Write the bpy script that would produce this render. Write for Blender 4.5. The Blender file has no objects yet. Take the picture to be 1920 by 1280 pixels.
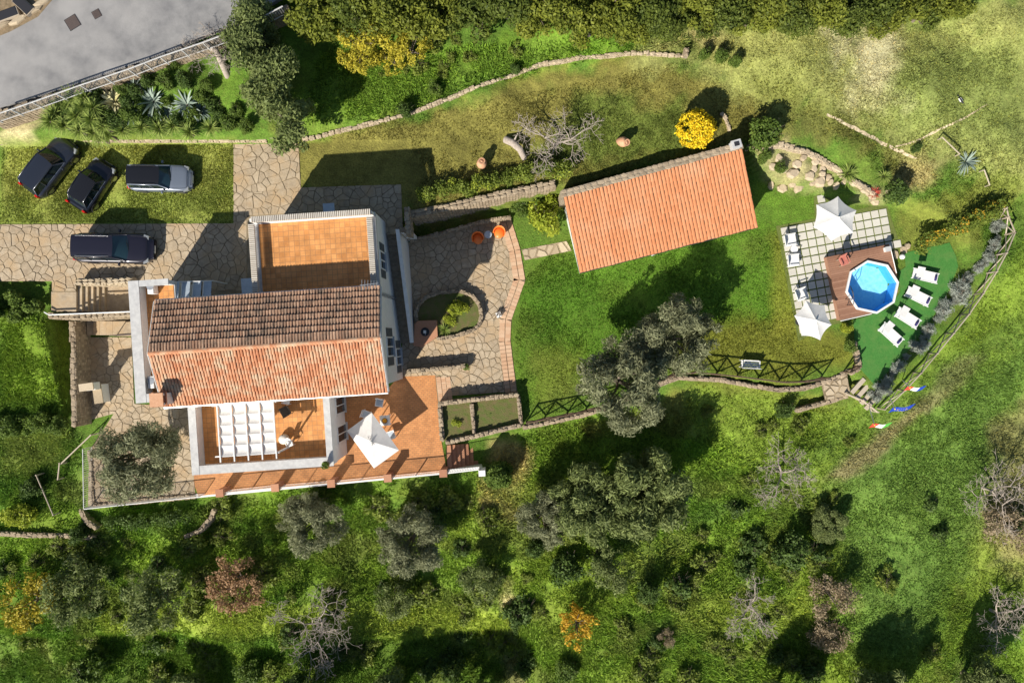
import bpy, math, random
import numpy as np
from mathutils import Vector, Matrix

random.seed(7); RNG = np.random.default_rng(7)
scene = bpy.context.scene
col = scene.collection
rad = math.radians

# ---------------------------------------------------------------- camera, sky, sun, exposure
CAM_H, PXM = 48.0, 27.0            # drone height above the lawn, photo pixels per metre at lawn level
cam_data = bpy.data.cameras.new('camera')
cam_data.sensor_width = 36.0
cam_data.lens = 36.0 * CAM_H / (1920 / PXM)
cam_data.clip_start = 0.5; cam_data.clip_end = 3000
cam = bpy.data.objects.new('camera', cam_data); col.objects.link(cam)
cam.location = (0, 0, CAM_H); cam.rotation_euler = (0, 0, 0)
scene.camera = cam
scene.render.resolution_x = 1024; scene.render.resolution_y = 682

SUN_EL, SUN_AZ = rad(36.5), rad(213.5)      # azimuth clockwise from +Y
world = bpy.data.worlds.new('World'); scene.world = world; world.use_nodes = True
wn = world.node_tree.nodes; wl = world.node_tree.links
sky = wn.new('ShaderNodeTexSky'); sky.sky_type = 'NISHITA'; sky.sun_disc = False
sky.sun_elevation = SUN_EL; sky.sun_rotation = SUN_AZ; sky.air_density = 1.0; sky.dust_density = 0.6
wn['Background'].inputs['Strength'].default_value = 0.066
wl.new(sky.outputs['Color'], wn['Background'].inputs['Color'])
sun_data = bpy.data.lights.new('sun', 'SUN'); sun_data.energy = 5.0; sun_data.angle = rad(0.5)
sun_data.color = (1.0, 0.93, 0.82)
sun = bpy.data.objects.new('sun', sun_data); col.objects.link(sun)
sv = Vector((math.sin(SUN_AZ) * math.cos(SUN_EL), math.cos(SUN_AZ) * math.cos(SUN_EL), math.sin(SUN_EL)))
sun.rotation_euler = sv.to_track_quat('Z', 'Y').to_euler(); sun.location = (0, 0, 40)
scene.view_settings.view_transform = 'Standard'; scene.view_settings.look = 'None'
scene.view_settings.exposure = 0.52; scene.view_settings.gamma = 1.0
scene.view_settings.use_curve_mapping = False

# ---------------------------------------------------------------- helpers
def P(px, py, z=0.0):
    """real position of a point whose height is z and that the photograph shows at px, py"""
    s = (CAM_H - z) / CAM_H
    return Vector(((px - 960) / PXM * s, (640 - py) / PXM * s, z))

def rnd(a, b): return random.uniform(a, b)

class MB:
    def __init__(s): s.v = []; s.f = []; s.lc = []
    def add(s, vs, fs, lc=None):
        o = len(s.v); s.v += [tuple(v) for v in vs]; s.f += [tuple(i + o for i in f) for f in fs]
        s.lc += [rnd(0, 1) if lc is None else lc] * len(fs)
        return s
    def box(s, c, d, rz=0, lc=None, taper=1.0):
        x, y, z = d[0] / 2, d[1] / 2, d[2] / 2; cr, sr = math.cos(rz), math.sin(rz); vs = []
        for k in (-1, 1):
            t = taper if k > 0 else 1
            for a, b in ((-x, -y), (x, -y), (x, y), (-x, y)):
                a *= t; b *= t
                vs.append((c[0] + a * cr - b * sr, c[1] + a * sr + b * cr, c[2] + k * z))
        return s.add(vs, [(3, 2, 1, 0), (4, 5, 6, 7), (0, 1, 5, 4), (1, 2, 6, 5), (2, 3, 7, 6), (3, 0, 4, 7)], lc)
    def prism(s, poly, z0, z1, lc=None, inset=0.0):
        a = sum(p[0] * q[1] - q[0] * p[1] for p, q in zip(poly, list(poly[1:]) + [poly[0]]))
        poly = [(p[0], p[1]) for p in poly]
        if a < 0: poly = poly[::-1]
        n = len(poly); cx = sum(p[0] for p in poly) / n; cy = sum(p[1] for p in poly) / n
        g = callable(z1)
        vs = [(p[0], p[1], z0(p) if callable(z0) else z0) for p in poly]
        vs += [(p[0] + (cx - p[0]) * inset, p[1] + (cy - p[1]) * inset, z1(p) if g else z1) for p in poly]
        fs = [tuple(range(n - 1, -1, -1)), tuple(range(n, 2 * n))]
        fs += [(i, (i + 1) % n, n + (i + 1) % n, n + i) for i in range(n)]
        return s.add(vs, fs, lc)
    def hexa(s, v8, lc=None):   # bottom four (ccw from above), top four
        return s.add(v8, [(3, 2, 1, 0), (4, 5, 6, 7), (0, 1, 5, 4), (1, 2, 6, 5), (2, 3, 7, 6), (3, 0, 4, 7)], lc)
    def tube(s, pts, r, n=6, caps=True, lc=None):
        pts = [Vector(p) for p in pts]; m = len(pts)
        if not hasattr(r, '__len__'): r = [r] * m
        vs = []; lc = rnd(0, 1) if lc is None else lc
        d0 = (pts[1] - pts[0]).normalized(); up = Vector((0, 0, 1)) if abs(d0.z) < .9 else Vector((1, 0, 0))
        for i, p in enumerate(pts):
            d = (pts[min(i + 1, m - 1)] - pts[max(i - 1, 0)]).normalized()
            a = d.cross(up)
            if a.length < 1e-4: a = d.cross(Vector((0, 1, 0.3)))
            a.normalize(); b = a.cross(d)
            for k in range(n):
                t = 2 * math.pi * k / n; vs.append(p + (a * math.cos(t) + b * math.sin(t)) * r[i])
        fs = [(i * n + k, i * n + (k + 1) % n, (i + 1) * n + (k + 1) % n, (i + 1) * n + k)
              for i in range(m - 1) for k in range(n)]
        if caps: fs += [tuple(range(n - 1, -1, -1))[::-1], tuple(range((m - 1) * n, m * n))[::-1]]
        return s.add(vs, fs, lc)
    def lathe(s, prof, c=(0, 0, 0), n=16, lc=None, rot=0):
        vs = [(c[0] + r * math.cos(2 * math.pi * k / n + rot), c[1] + r * math.sin(2 * math.pi * k / n + rot), c[2] + z) for r, z in prof for k in range(n)]
        fs = [(i * n + k, i * n + (k + 1) % n, (i + 1) * n + (k + 1) % n, (i + 1) * n + k) for i in range(len(prof) - 1) for k in range(n)]
        fs += [tuple(range(n - 1, -1, -1)), tuple(range((len(prof) - 1) * n, len(prof) * n))]
        return s.add(vs, fs, lc)
    def grid(s, fn, nu, nv, lc=None):
        vs = [fn(i / nu, j / nv) for j in range(nv + 1) for i in range(nu + 1)]
        fs = [(j * (nu + 1) + i, j * (nu + 1) + i + 1, (j + 1) * (nu + 1) + i + 1, (j + 1) * (nu + 1) + i) for j in range(nv) for i in range(nu)]
        return s.add(vs, fs, lc)
    def mesh(s, name, off=(0, 0, 0), smooth=False):
        me = bpy.data.meshes.new(name)
        ox, oy, oz = off
        me.from_pydata([(x - ox, y - oy, z - oz) for x, y, z in s.v], [], s.f)
        at = me.attributes.new('lc', 'FLOAT', 'FACE'); at.data.foreach_set('value', np.array(s.lc, dtype=np.float32))
        if smooth: me.polygons.foreach_set('use_smooth', np.ones(len(s.f), dtype=bool))
        return me
    def build(s, name, m, parent=None, smooth=False, world=True, bevel=0, kind=None):
        off = parent_world(parent) if (parent is not None and world) else (0, 0, 0)
        o = obj(name, s.mesh(name, off, smooth), m, parent, kind)
        if bevel:
            b = o.modifiers.new('bevel', 'BEVEL'); b.width = bevel; b.segments = 2; b.limit_method = 'ANGLE'
        return o

def parent_world(o):
    v = Vector((0, 0, 0))
    while o is not None: v += o.location; o = o.parent
    return v

def obj(name, me, m=None, parent=None, kind=None):
    o = bpy.data.objects.new(name, me); col.objects.link(o)
    if m is not None and len(me.materials) == 0: me.materials.append(m)
    if parent is not None: o.parent = parent
    if kind: o['kind'] = kind
    return o

def tag(o, label, cat, group=None):
    o['label'] = label; o['category'] = cat
    if group: o['group'] = group
    return o

def thing(name, label, cat, loc, rz=0, group=None):
    o = bpy.data.objects.new(name, None); col.objects.link(o); o.empty_display_size = .3
    o.location = loc; o.rotation_euler = (0, 0, rz)
    return tag(o, label, cat, group)

def copy_tree(o, parent=None):
    c = o.copy(); col.objects.link(c); c.parent = parent
    for ch in list(o.children): copy_tree(ch, c)
    return c

def place(o, loc, rz=0, sc=1.0, label=None, group=None):
    o.location = loc; o.rotation_euler = (0, 0, rz)
    o.scale = (sc, sc, sc) if not hasattr(sc, '__len__') else sc
    if label: o['label'] = label
    if group: o['group'] = group
    return o

# ---------------------------------------------------------------- materials
def srgb(r, g, b):
    f = lambda c: (c / 255 / 12.92) if c / 255 <= .04045 else ((c / 255 + .055) / 1.055) ** 2.4
    return (f(r), f(g), f(b))

def mat(name, c1, c2=None, scale=6.0, rough=.8, bump=0.0, bscale=None, attr=None, c3=None, s3=.8, spec=.3, metal=0, trans=0.0, detail=4, sharp=None, coat=0, amix=1.0):
    """noise mix of c1/c2; attr: per-face 'lc' drives c1->c2; c3: second, broader patches"""
    m = bpy.data.materials.new(name); m.use_nodes = True
    nt = m.node_tree; N = nt.nodes; L = nt.links; b = N['Principled BSDF']
    b.inputs['Roughness'].default_value = rough; b.inputs['Metallic'].default_value = metal
    b.inputs['Specular IOR Level'].default_value = spec
    if coat: b.inputs['Coat Weight'].default_value = coat; b.inputs['Coat Roughness'].default_value = .06
    tc = N.new('ShaderNodeTexCoord')
    def nz(sc, det=detail):
        n = N.new('ShaderNodeTexNoise'); n.inputs['Scale'].default_value = sc; n.inputs['Detail'].default_value = det
        n.inputs['Roughness'].default_value = .65
        L.new(tc.outputs['Object'], n.inputs['Vector']); return n.outputs['Fac']
    def stretch(s, lo, hi):
        r = N.new('ShaderNodeMapRange'); r.inputs['From Min'].default_value = lo; r.inputs['From Max'].default_value = hi
        L.new(s, r.inputs['Value']); return r.outputs['Result']
    def mix(fac, a, bb):
        x = N.new('ShaderNodeMix'); x.data_type = 'RGBA'
        if isinstance(fac, float): x.inputs[0].default_value = fac
        else: L.new(fac, x.inputs[0])
        for sock, v in ((x.inputs[6], a), (x.inputs[7], bb)):
            if isinstance(v, tuple): sock.default_value = (*v, 1)
            else: L.new(v, sock)
        return x.outputs[2]
    cur = c1
    if c2 is not None:
        f = stretch(nz(scale), *(sharp or (.33, .67)))
        if attr:
            a = N.new('ShaderNodeAttribute'); a.attribute_name = 'lc'
            ma = N.new('ShaderNodeMix'); ma.data_type = 'FLOAT'; ma.inputs[0].default_value = .25 * amix
            L.new(a.outputs['Fac'], ma.inputs[2]); L.new(f, ma.inputs[3]); f = ma.outputs[0]
        cur = mix(f, c1, c2)
    if c3 is not None: cur = mix(stretch(nz(s3, 3), .45, .72), cur, c3)
    if isinstance(cur, tuple): b.inputs['Base Color'].default_value = (*cur, 1)
    else: L.new(cur, b.inputs['Base Color'])
    if bump:
        bp = N.new('ShaderNodeBump'); bp.inputs['Strength'].default_value = bump; bp.inputs['Distance'].default_value = .05
        L.new(nz(bscale or scale * 2), bp.inputs['Height']); L.new(bp.outputs['Normal'], b.inputs['Normal'])
    if trans:
        tr = N.new('ShaderNodeBsdfTranslucent'); mx = N.new('ShaderNodeMixShader'); mx.inputs[0].default_value = trans
        if isinstance(cur, tuple): tr.inputs['Color'].default_value = (*cur, 1)
        else: L.new(cur, tr.inputs['Color'])
        L.new(b.outputs[0], mx.inputs[1]); L.new(tr.outputs[0], mx.inputs[2]); L.new(mx.outputs[0], N['Material Output'].inputs['Surface'])
    return m

def tilemat(name, c1, c2, mortar, bw, bh, rough=.75, rz=0, msize=.012, offset=.0):
    m = mat(name, c1, rough=rough); nt = m.node_tree; N = nt.nodes; L = nt.links; b = N['Principled BSDF']
    tc = [n for n in N if n.type == 'TEX_COORD'][0]
    mp = N.new('ShaderNodeMapping'); mp.inputs['Rotation'].default_value = (0, 0, rz); L.new(tc.outputs['Object'], mp.inputs['Vector'])
    br = N.new('ShaderNodeTexBrick'); br.inputs['Scale'].default_value = 1; br.inputs['Brick Width'].default_value = bw
    br.inputs['Row Height'].default_value = bh; br.inputs['Mortar Size'].default_value = msize; br.offset = offset
    br.inputs['Color1'].default_value = (*c1, 1); br.inputs['Color2'].default_value = (*c2, 1); br.inputs['Mortar'].default_value = (*mortar, 1)
    L.new(mp.outputs[0], br.inputs['Vector'])
    n = N.new('ShaderNodeTexNoise'); n.inputs['Scale'].default_value = 1.3; n.inputs['Detail'].default_value = 5; n.inputs['Roughness'].default_value = .7
    L.new(tc.outputs['Object'], n.inputs['Vector'])
    r = N.new('ShaderNodeMapRange'); r.inputs['From Min'].default_value = .3; r.inputs['From Max'].default_value = .75
    r.inputs['To Min'].default_value = .66; r.inputs['To Max'].default_value = 1.14; L.new(n.outputs['Fac'], r.inputs['Value'])
    mu = N.new('ShaderNodeMix'); mu.data_type = 'RGBA'; mu.blend_type = 'MULTIPLY'; mu.inputs[0].default_value = 1
    L.new(br.outputs['Color'], mu.inputs[6]); L.new(r.outputs[0], mu.inputs[7]); L.new(mu.outputs[2], b.inputs['Base Color'])
    return m

def colattr_mat(name, rough=.9, trans=0.0, fine=True):
    m = bpy.data.materials.new(name); m.use_nodes = True
    nt = m.node_tree; N = nt.nodes; L = nt.links; b = N['Principled BSDF']
    b.inputs['Roughness'].default_value = rough; b.inputs['Specular IOR Level'].default_value = .15
    a = N.new('ShaderNodeAttribute'); a.attribute_name = 'Col'; c = a.outputs['Color']
    if fine:
        tc = N.new('ShaderNodeTexCoord')
        for sc, lo, hi, det in ((2.2, .68, 1.34, 6), (11.0, .52, 1.48, 3)):
            n = N.new('ShaderNodeTexNoise'); n.inputs['Scale'].default_value = sc; n.inputs['Detail'].default_value = det; n.inputs['Roughness'].default_value = .7
            L.new(tc.outputs['Object'], n.inputs['Vector'])
            r = N.new('ShaderNodeMapRange'); r.inputs['From Min'].default_value = .3; r.inputs['From Max'].default_value = .7
            r.inputs['To Min'].default_value = lo; r.inputs['To Max'].default_value = hi; L.new(n.outputs['Fac'], r.inputs['Value'])
            mu = N.new('ShaderNodeMix'); mu.data_type = 'RGBA'; mu.blend_type = 'MULTIPLY'; mu.inputs[0].default_value = 1
            L.new(c, mu.inputs[6]); L.new(r.outputs[0], mu.inputs[7]); c = mu.outputs[2]
        # brown thatch flecks
        n = N.new('ShaderNodeTexNoise'); n.inputs['Scale'].default_value = 5.5; n.inputs['Detail'].default_value = 6; n.inputs['Roughness'].default_value = .75
        L.new(tc.outputs['Object'], n.inputs['Vector'])
        r = N.new('ShaderNodeMapRange'); r.inputs['From Min'].default_value = .52; r.inputs['From Max'].default_value = .68
        r.inputs['To Max'].default_value = .5; L.new(n.outputs['Fac'], r.inputs['Value'])
        mx = N.new('ShaderNodeMix'); mx.data_type = 'RGBA'; L.new(r.outputs[0], mx.inputs[0]); L.new(c, mx.inputs[6]); mx.inputs[7].default_value = (.13, .105, .035, 1)
        c = mx.outputs[2]
        bp = N.new('ShaderNodeBump'); bp.inputs['Strength'].default_value = .9; bp.inputs['Distance'].default_value = .06
        n = N.new('ShaderNodeTexNoise'); n.inputs['Scale'].default_value = 9; n.inputs['Detail'].default_value = 5; L.new(tc.outputs['Object'], n.inputs['Vector'])
        L.new(n.outputs['Fac'], bp.inputs['Height']); L.new(bp.outputs['Normal'], b.inputs['Normal'])
    L.new(c, b.inputs['Base Color'])
    if trans:
        tr = N.new('ShaderNodeBsdfTranslucent'); mx = N.new('ShaderNodeMixShader'); mx.inputs[0].default_value = trans
        L.new(c, tr.inputs['Color']); L.new(b.outputs[0], mx.inputs[1]); L.new(tr.outputs[0], mx.inputs[2]); L.new(mx.outputs[0], N['Material Output'].inputs['Surface'])
    return m

M = {}
M['ground'] = colattr_mat('ground')
M['grass'] = colattr_mat('grass_blades', .7, .3, fine=False)
M['asphalt'] = mat('asphalt', (.17, .17, .175), (.3, .295, .29), .9, .9, .5, 45, c3=(.36, .35, .34), s3=.22, detail=12)
M['dirt'] = mat('dirt', (.28, .21, .13), (.16, .12, .07), 5, .95, .6)
M['trail'] = mat('pale_dirt', (.5, .4, .26), (.68, .57, .4), 6, .95, .6)
M['soil'] = mat('soil', (.15, .095, .05), (.07, .045, .025), 9, .95, .8)
M['flag'] = mat('flagstone', (.3, .235, .16), (.52, .425, .3), 3, .85, .5, 14, attr=1, c3=(.44, .31, .175), s3=.7, amix=2.4)
M['joint'] = mat('stone_joint', (.17, .135, .085), (.38, .3, .195), .7, .95, .5)
M['stone'] = mat('wall_stone', (.22, .17, .115), (.46, .37, .26), 7, .9, .5, 25, attr=1)
M['stonepale'] = mat('pale_stone', (.36, .285, .19), (.58, .48, .34), 7, .9, .5, 25, attr=1)
M['core'] = mat('wall_core', (.22, .18, .13), (.36, .3, .22), 5, .95, .8)
M['white'] = mat('white_plaster', (.76, .76, .75), (.68, .68, .67), 3, .85, .12, 30)
M['whitepaint'] = mat('white_paint', (.78, .78, .77), (.68, .68, .66), 4, .5)
M['cap'] = mat('grey_coping', (.42, .42, .42), (.55, .55, .54), 3, .85, .15)
M['fabric'] = mat('white_canvas', (.8, .79, .77), (.7, .69, .67), 2.5, .9, .2, 25, trans=.12)
M['terra'] = tilemat('terracotta_tiles', (.72, .34, .115), (.58, .25, .075), (.42, .21, .09), .31, .31, .6, rad(-3.8), .016)
M['terra2'] = tilemat('terracotta_terrace', (.64, .29, .105), (.54, .23, .08), (.38, .19, .09), .28, .14, .6, rad(-5), .014, offset=.5)
M['brick'] = mat('brick_paver', (.5, .3, .18), (.6, .42, .28), 4, .85, .2, attr=1)
M['brickred'] = mat('red_brick', (.34, .15, .085), (.48, .25, .15), 8, .85, .3, attr=1)
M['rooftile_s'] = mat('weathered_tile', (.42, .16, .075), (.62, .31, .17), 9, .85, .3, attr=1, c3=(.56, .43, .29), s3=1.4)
M['rooftile_n'] = mat('shaded_north_tile', (.27, .145, .09), (.52, .34, .23), 9, .9, .3, attr=1, c3=(.14, .105, .08), s3=1.3)  # north tiles darker than the south: grazing shade put into the colour
M['copetile'] = mat('coping_tile', (.5, .46, .4), (.68, .64, .57), 9, .9, .2, attr=1)
M['rooftile_g'] = mat('new_tile', (.54, .205, .088), (.62, .26, .122), 6, .85, .2, attr=1, c3=(.6, .3, .165), s3=.45, amix=.8)
M['dark'] = mat('dark_metal', (.03, .03, .035), rough=.5)
M['glass'] = mat('window_glass', (.02, .03, .04), rough=.06, spec=.6)
M['shutter'] = mat('shutter', (.1, .105, .1), (.15, .155, .15), 5, .6)
M['zinc'] = mat('zinc', (.55, .57, .6), (.42, .45, .48), 5, .35, metal=.6)
M['bluegrey'] = mat('bluegrey_sheet', (.4, .47, .55), (.5, .57, .63), 4, .4)
M['wood'] = mat('weathered_wood', (.34, .28, .21), (.5, .43, .34), 7, .85, .3, attr=1)
M['woodbrown'] = mat('stained_wood', (.09, .06, .04), (.15, .1, .065), 7, .8, .3, attr=1)
M['deck'] = mat('deck_board', (.24, .12, .075), (.36, .2, .13), 5, .65, .2, 30, attr=1)
M['paver'] = mat('concrete_paver', (.5, .48, .42), (.62, .6, .54), 4, .85, .2, 40, attr=1)
M['turf'] = mat('artificial_turf', (.045, .17, .03), (.075, .235, .045), 14, .9, .5, 50, c3=(.1, .22, .05), s3=1.6)
M['bedgreen'] = mat('bed_groundcover', (.1, .12, .03), (.16, .12, .06), 2.5, .95, .9, 14, c3=(.09, .14, .025), s3=1.2)
M['bark'] = mat('bark', (.14, .11, .085), (.26, .215, .17), 12, .95, .8)
M['barkpale'] = mat('pale_bark', (.3, .25, .21), (.46, .4, .34), 9, .9, .5)
M['terracotta'] = mat('terracotta', (.52, .27, .15), (.62, .36, .22), 6, .8, .2)
M['orange'] = mat('orange_plastic', (.85, .2, .035), rough=.4, spec=.4)
M['iron'] = mat('cast_iron', (.09, .07, .065), (.13, .1, .09), 20, .8, .4)
M['navy'] = mat('navy_cloth', (.035, .03, .13), rough=.9)
def leafmat(n, a, b, t=.3): M[n] = mat(n, a, b, 1.2, .6, attr=1, trans=t, spec=.25, amix=1.3)
leafmat('olive', (.105, .115, .055), (.39, .41, .23), .35)
leafmat('oliveg', (.075, .105, .028), (.32, .38, .13), .35)
leafmat('green', (.06, .11, .018), (.22, .31, .055), .35)
leafmat('dkgreen', (.03, .065, .015), (.15, .23, .045))
leafmat('lime', (.2, .27, .02), (.48, .52, .06), .35)
leafmat('hedge', (.09, .14, .02), (.28, .34, .055), .35)
leafmat('thicket', (.07, .1, .014), (.31, .34, .045), .35)
leafmat('thicketd', (.035, .06, .012), (.2, .25, .04), .35)
leafmat('yellow', (.68, .45, .01), (.9, .72, .03), .15)
leafmat('mimosa', (.16, .19, .02), (.8, .66, .07), .3)
leafmat('silver', (.2, .225, .19), (.52, .55, .48))
leafmat('russet', (.24, .14, .07), (.52, .33, .18))
leafmat('brown', (.24, .18, .1), (.46, .37, .25))
leafmat('amber', (.45, .25, .02), (.75, .5, .05))
leafmat('amberg', (.22, .22, .02), (.62, .48, .05))
leafmat('agave', (.13, .19, .15), (.42, .5, .42), .1)
leafmat('agavey', (.36, .33, .12), (.75, .7, .42), .1)
leafmat('yucca', (.1, .17, .025), (.42, .5, .13), .2)
leafmat('red', (.34, .04, .03), (.6, .14, .09), .2)
# ---------------------------------------------------------------- terrain
def vnoise(x, y, sc, seed=0):
    x = np.asarray(x) / sc; y = np.asarray(y) / sc
    xi = np.floor(x).astype(np.int64); yi = np.floor(y).astype(np.int64); fx = x - xi; fy = y - yi
    fx = fx * fx * (3 - 2 * fx); fy = fy * fy * (3 - 2 * fy)
    def h(a, b):
        n = (a * 374761393 + b * 668265263 + seed * 1442695041) & 0x7fffffff
        n = ((n ^ (n >> 13)) * 1274126177) & 0x7fffffff
        return ((n ^ (n >> 16)) & 0xffff) / 65535.0
    return (h(xi, yi) * (1 - fx) + h(xi + 1, yi) * fx) * (1 - fy) + (h(xi, yi + 1) * (1 - fx) + h(xi + 1, yi + 1) * fx) * fy

def fbm(x, y, sc, seed=0, o=4):
    t = 0; a = .5
    for k in range(o): t = t + a * vnoise(x, y, sc / 2 ** k, seed + k); a *= .55
    return t / (.5 * (1 - .55 ** o) / .45)

def sdist(X, Y, poly):
    """signed distance, negative inside"""
    d = np.full(X.shape, 1e9); ins = np.zeros(X.shape, bool); n = len(poly)
    for i in range(n):
        ax, ay = poly[i][0], poly[i][1]; bx, by = poly[(i + 1) % n][0], poly[(i + 1) % n][1]
        ex, ey = bx - ax, by - ay; t = np.clip(((X - ax) * ex + (Y - ay) * ey) / (ex * ex + ey * ey + 1e-12), 0, 1)
        d = np.minimum(d, np.hypot(X - ax - t * ex, Y - ay - t * ey))
        if ay != by: ins ^= ((ay > Y) != (by > Y)) & (X < (bx - ax) * (Y - ay) / (by - ay) + ax)
    return np.where(ins, -d, d)

def PW(poly, z=0.0):
    return [tuple(P(p[0], p[1], p[2] if len(p) > 2 else z)[:2]) for p in poly]

R_ = .2
gx = np.concatenate([[-400, -150, -80, -60], np.arange(-46, 46.01, R_), [60, 80, 150, 400]])
gy = np.concatenate([[-400, -120, -60, -42], np.arange(-31, 31.01, R_), [42, 60, 120, 400]])
X, Y = np.meshgrid(gx, gy)
CP = [(60,212,4.4),(150,176,5.3),(300,126,5.5),(230,152,5.4),(150,200,4.6),(250,180,4.9),(350,150,5.1),(420,110,5.3),(430,160,4.6),(300,225,3.7),(400,225,3.8),(0,0,6.2),(300,0,6.4),(700,0,5.6),(1100,0,5.3),(1500,0,4.8),(1900,0,4),(600,150,4.2),(900,150,4.0),(1200,70,4.3),
      (1500,100,3.9),(1750,150,3.3),(1900,250,2.3),(600,275,3),(650,300,3),(800,300,3),(900,260,3.1),(1050,200,3.3),(1200,180,3.4),(1300,250,3.1),
      (1100,300,3.0),(1480,250,2.8),(1600,280,2.0),(1700,340,.9),(1760,300,1.7),(1800,360,.7),(1880,420,0),(1200,550,0),(1400,500,0),(1500,650,0),(1700,600,0),
      (1480,300,1.3),(1560,330,.7),(1400,770,-1.1),(1100,850,-1.5),(940,910,-1.2),(1600,830,-1.4),(1850,620,-1.0),(1790,700,-1.1),(1900,800,-2.6),(1700,880,-2.3),
      (600,970,-2.5),(250,985,-1.9),(50,680,1.3),(50,620,2.2),(50,760,.7),(50,830,-.1),(80,900,-.8),(1300,1000,-2.8),(760,1100,-3.1),(200,1100,-3.1),
      (1600,1000,-3.2),(1850,1100,-4),(300,1260,-4.6),(900,1260,-4.8),(1500,1240,-4.8),(1900,1280,-5.2),(0,1280,-4.6),(0,1010,-2.4),(450,1020,-2.6)]
num = np.zeros(X.shape); den = np.zeros(X.shape)
for px, py, z in CP:
    p = P(px, py, z); w = 1.0 / (np.hypot(X - p.x, Y - p.y) ** 2.6 + .4); num += w * z; den += w
Z = num / den
ROAD = [(-400,-300,6),(640,-300,6),(560,-20,6),(452,42,6),(300,105,6),(150,158,6),(0,205,6),(-400,330,6)]
PARK = [(-400,290,3),(60,268,3),(200,262,3),(440,264,3),(560,262,3),(770,262,3),(772,430,3),(700,600,3),(245,600,3),(92,600,3),(92,527,3),(-400,527,3)]
LAWN = [(700,438,3),(742,446,3),(768,408,3),(880,384,3),(1040,354,3),(1060,352,3),(1395,272,3),(1420,320,1),(1500,352,0),(1580,372,0),(1690,385,0),(1800,440,0),(1812,510,0),(1735,650,0),(1650,752,0),
        (1600,700,0),(1480,728,0),(1350,708,0),(1280,700,0),(1180,752,0),(1090,780,0),(975,803,0),(840,832,0),(838,890,0),(370,933,0),(158,957,0),(160,835,0),(128,800,0),(128,606,0),
        (98,600,1.5),(98,533,3),(300,533,3),(690,560,0)]
FLATS = [(ROAD, 6.0, .3), (PARK, 3.0, .5), (LAWN, 0.0, .22),
         # olive terraces below the house
         ([(-300,1004,-2),(120,1006,-2),(240,1012,-2),(380,1000,-2),(400,955,-2),(150,957,-2),(-300,1002,-2)], -1.6, .5)]
for poly, z, soft in FLATS:
    w = np.clip(.5 - sdist(X, Y, PW(poly)) / soft, 0, 1); w = w * w * (3 - 2 * w); Z = Z * (1 - w) + z * w
# lower terrace step at the bottom of the picture
step = PW([(-300,1195,-3.3),(200,1190,-3.3),(450,1205,-3.3),(600,1200,-3.3),(880,1192,-3.3),(960,1178,-3.3),(1010,1215,-3.3),(1010,2000,-4),(-300,2000,-4)])
w = np.clip(.5 - sdist(X, Y, step) / .7, 0, 1); Z -= 1.3 * w
HARD = [(ROAD, 0), (PARK, 0), (LAWN, 0)]
wild = np.ones(X.shape)
for poly, _ in HARD: wild *= np.clip(sdist(X, Y, PW(poly)) / .8, 0, 1)
Z += wild * ((fbm(X, Y, 2.4, 5) - .5) * .5 + (fbm(X, Y, .7, 9, 2) - .5) * .22)
# drop the ground under the house, the deck pool and the kidney bed
_pc = P(1636.5, 538, .75); Z -= 1.0 * (np.hypot(X - _pc.x, Y - _pc.y) < 1.72)
GX0, GY0 = -46, -31; ZU = Z[4:-4, 4:-4]
def hz(x, y):
    i = min(max((x - GX0) / R_, 0), ZU.shape[1] - 1.001); j = min(max((y - GY0) / R_, 0), ZU.shape[0] - 1.001)
    a, b = int(i), int(j); u, v = i - a, j - b
    return float((ZU[b, a] * (1 - u) + ZU[b, a + 1] * u) * (1 - v) + (ZU[b + 1, a] * (1 - u) + ZU[b + 1, a + 1] * u) * v)
def hzv(x, y):
    i = np.clip((x - GX0) / R_, 0, ZU.shape[1] - 1.001); j = np.clip((y - GY0) / R_, 0, ZU.shape[0] - 1.001)
    a = i.astype(int); b = j.astype(int); u = i - a; v = j - b
    return (ZU[b, a] * (1 - u) + ZU[b, a + 1] * u) * (1 - v) + (ZU[b + 1, a] * (1 - u) + ZU[b + 1, a + 1] * u) * v
def G(px, py, dz=0.0):
    z = 0.0
    for _ in range(6):
        p = P(px, py, z); z = .5 * z + .5 * (hz(p.x, p.y) + dz)
    p = P(px, py, z); p.z = hz(p.x, p.y) + dz
    return p

# colour of what grows where (grass, straw, dirt), plus one patch of painted shade, soft irregular borders
LUSH, LAWNC, DRY, STRAW, MID = (.085, .175, .014), (.07, .135, .014), (.125, .108, .03), (.36, .29, .13), (.075, .13, .02)
C = np.empty(X.shape + (3,)); C[:] = MID
warp = (fbm(X, Y, 2.2, 21) - .5) * 3.2 + (fbm(X, Y, .6, 31, 2) - .5) * 1.1
def zone(poly, c, soft=1.0, amt=1.0, wob=1.0, z=None):
    pw = [tuple(G(p[0], p[1])[:2]) for p in poly]
    w = np.clip(.5 - (sdist(X, Y, pw) + warp * wob) / soft, 0, 1)[..., None] * amt
    C[:] = C * (1 - w) + np.array(c) * w
zone([(-200,940),(900,900),(1000,780),(1300,760),(1600,780),(1950,560),(2100,1400),(-200,1400)], (.115,.175,.022), 2)
zone([(1230,760),(1400,720),(1650,790),(1900,560),(1960,650),(1600,900),(1300,860),(1200,800)], (.14,.2,.026), 1.5)
zone([(1280,770),(1370,750),(1380,850),(1290,860)], (.13,.225,.022), 1.2)
zone([(1350,700),(1480,735),(1600,735),(1560,790),(1380,800),(1100,800)], (.13,.135,.03), 1)
zone([(560,250),(580,120),(1000,60),(1250,70),(1100,120),(900,160),(700,232)], (.12,.2,.022), 1)
zone([(720,215),(950,150),(1290,100),(1100,130),(900,190)], (.15,.15,.03), .8, .7)
zone([(540,262),(800,210),(1000,140),(1290,110),(1520,215),(1400,280),(1060,350),(760,400),(560,400)], (.15,.13,.036), 1)
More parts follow.
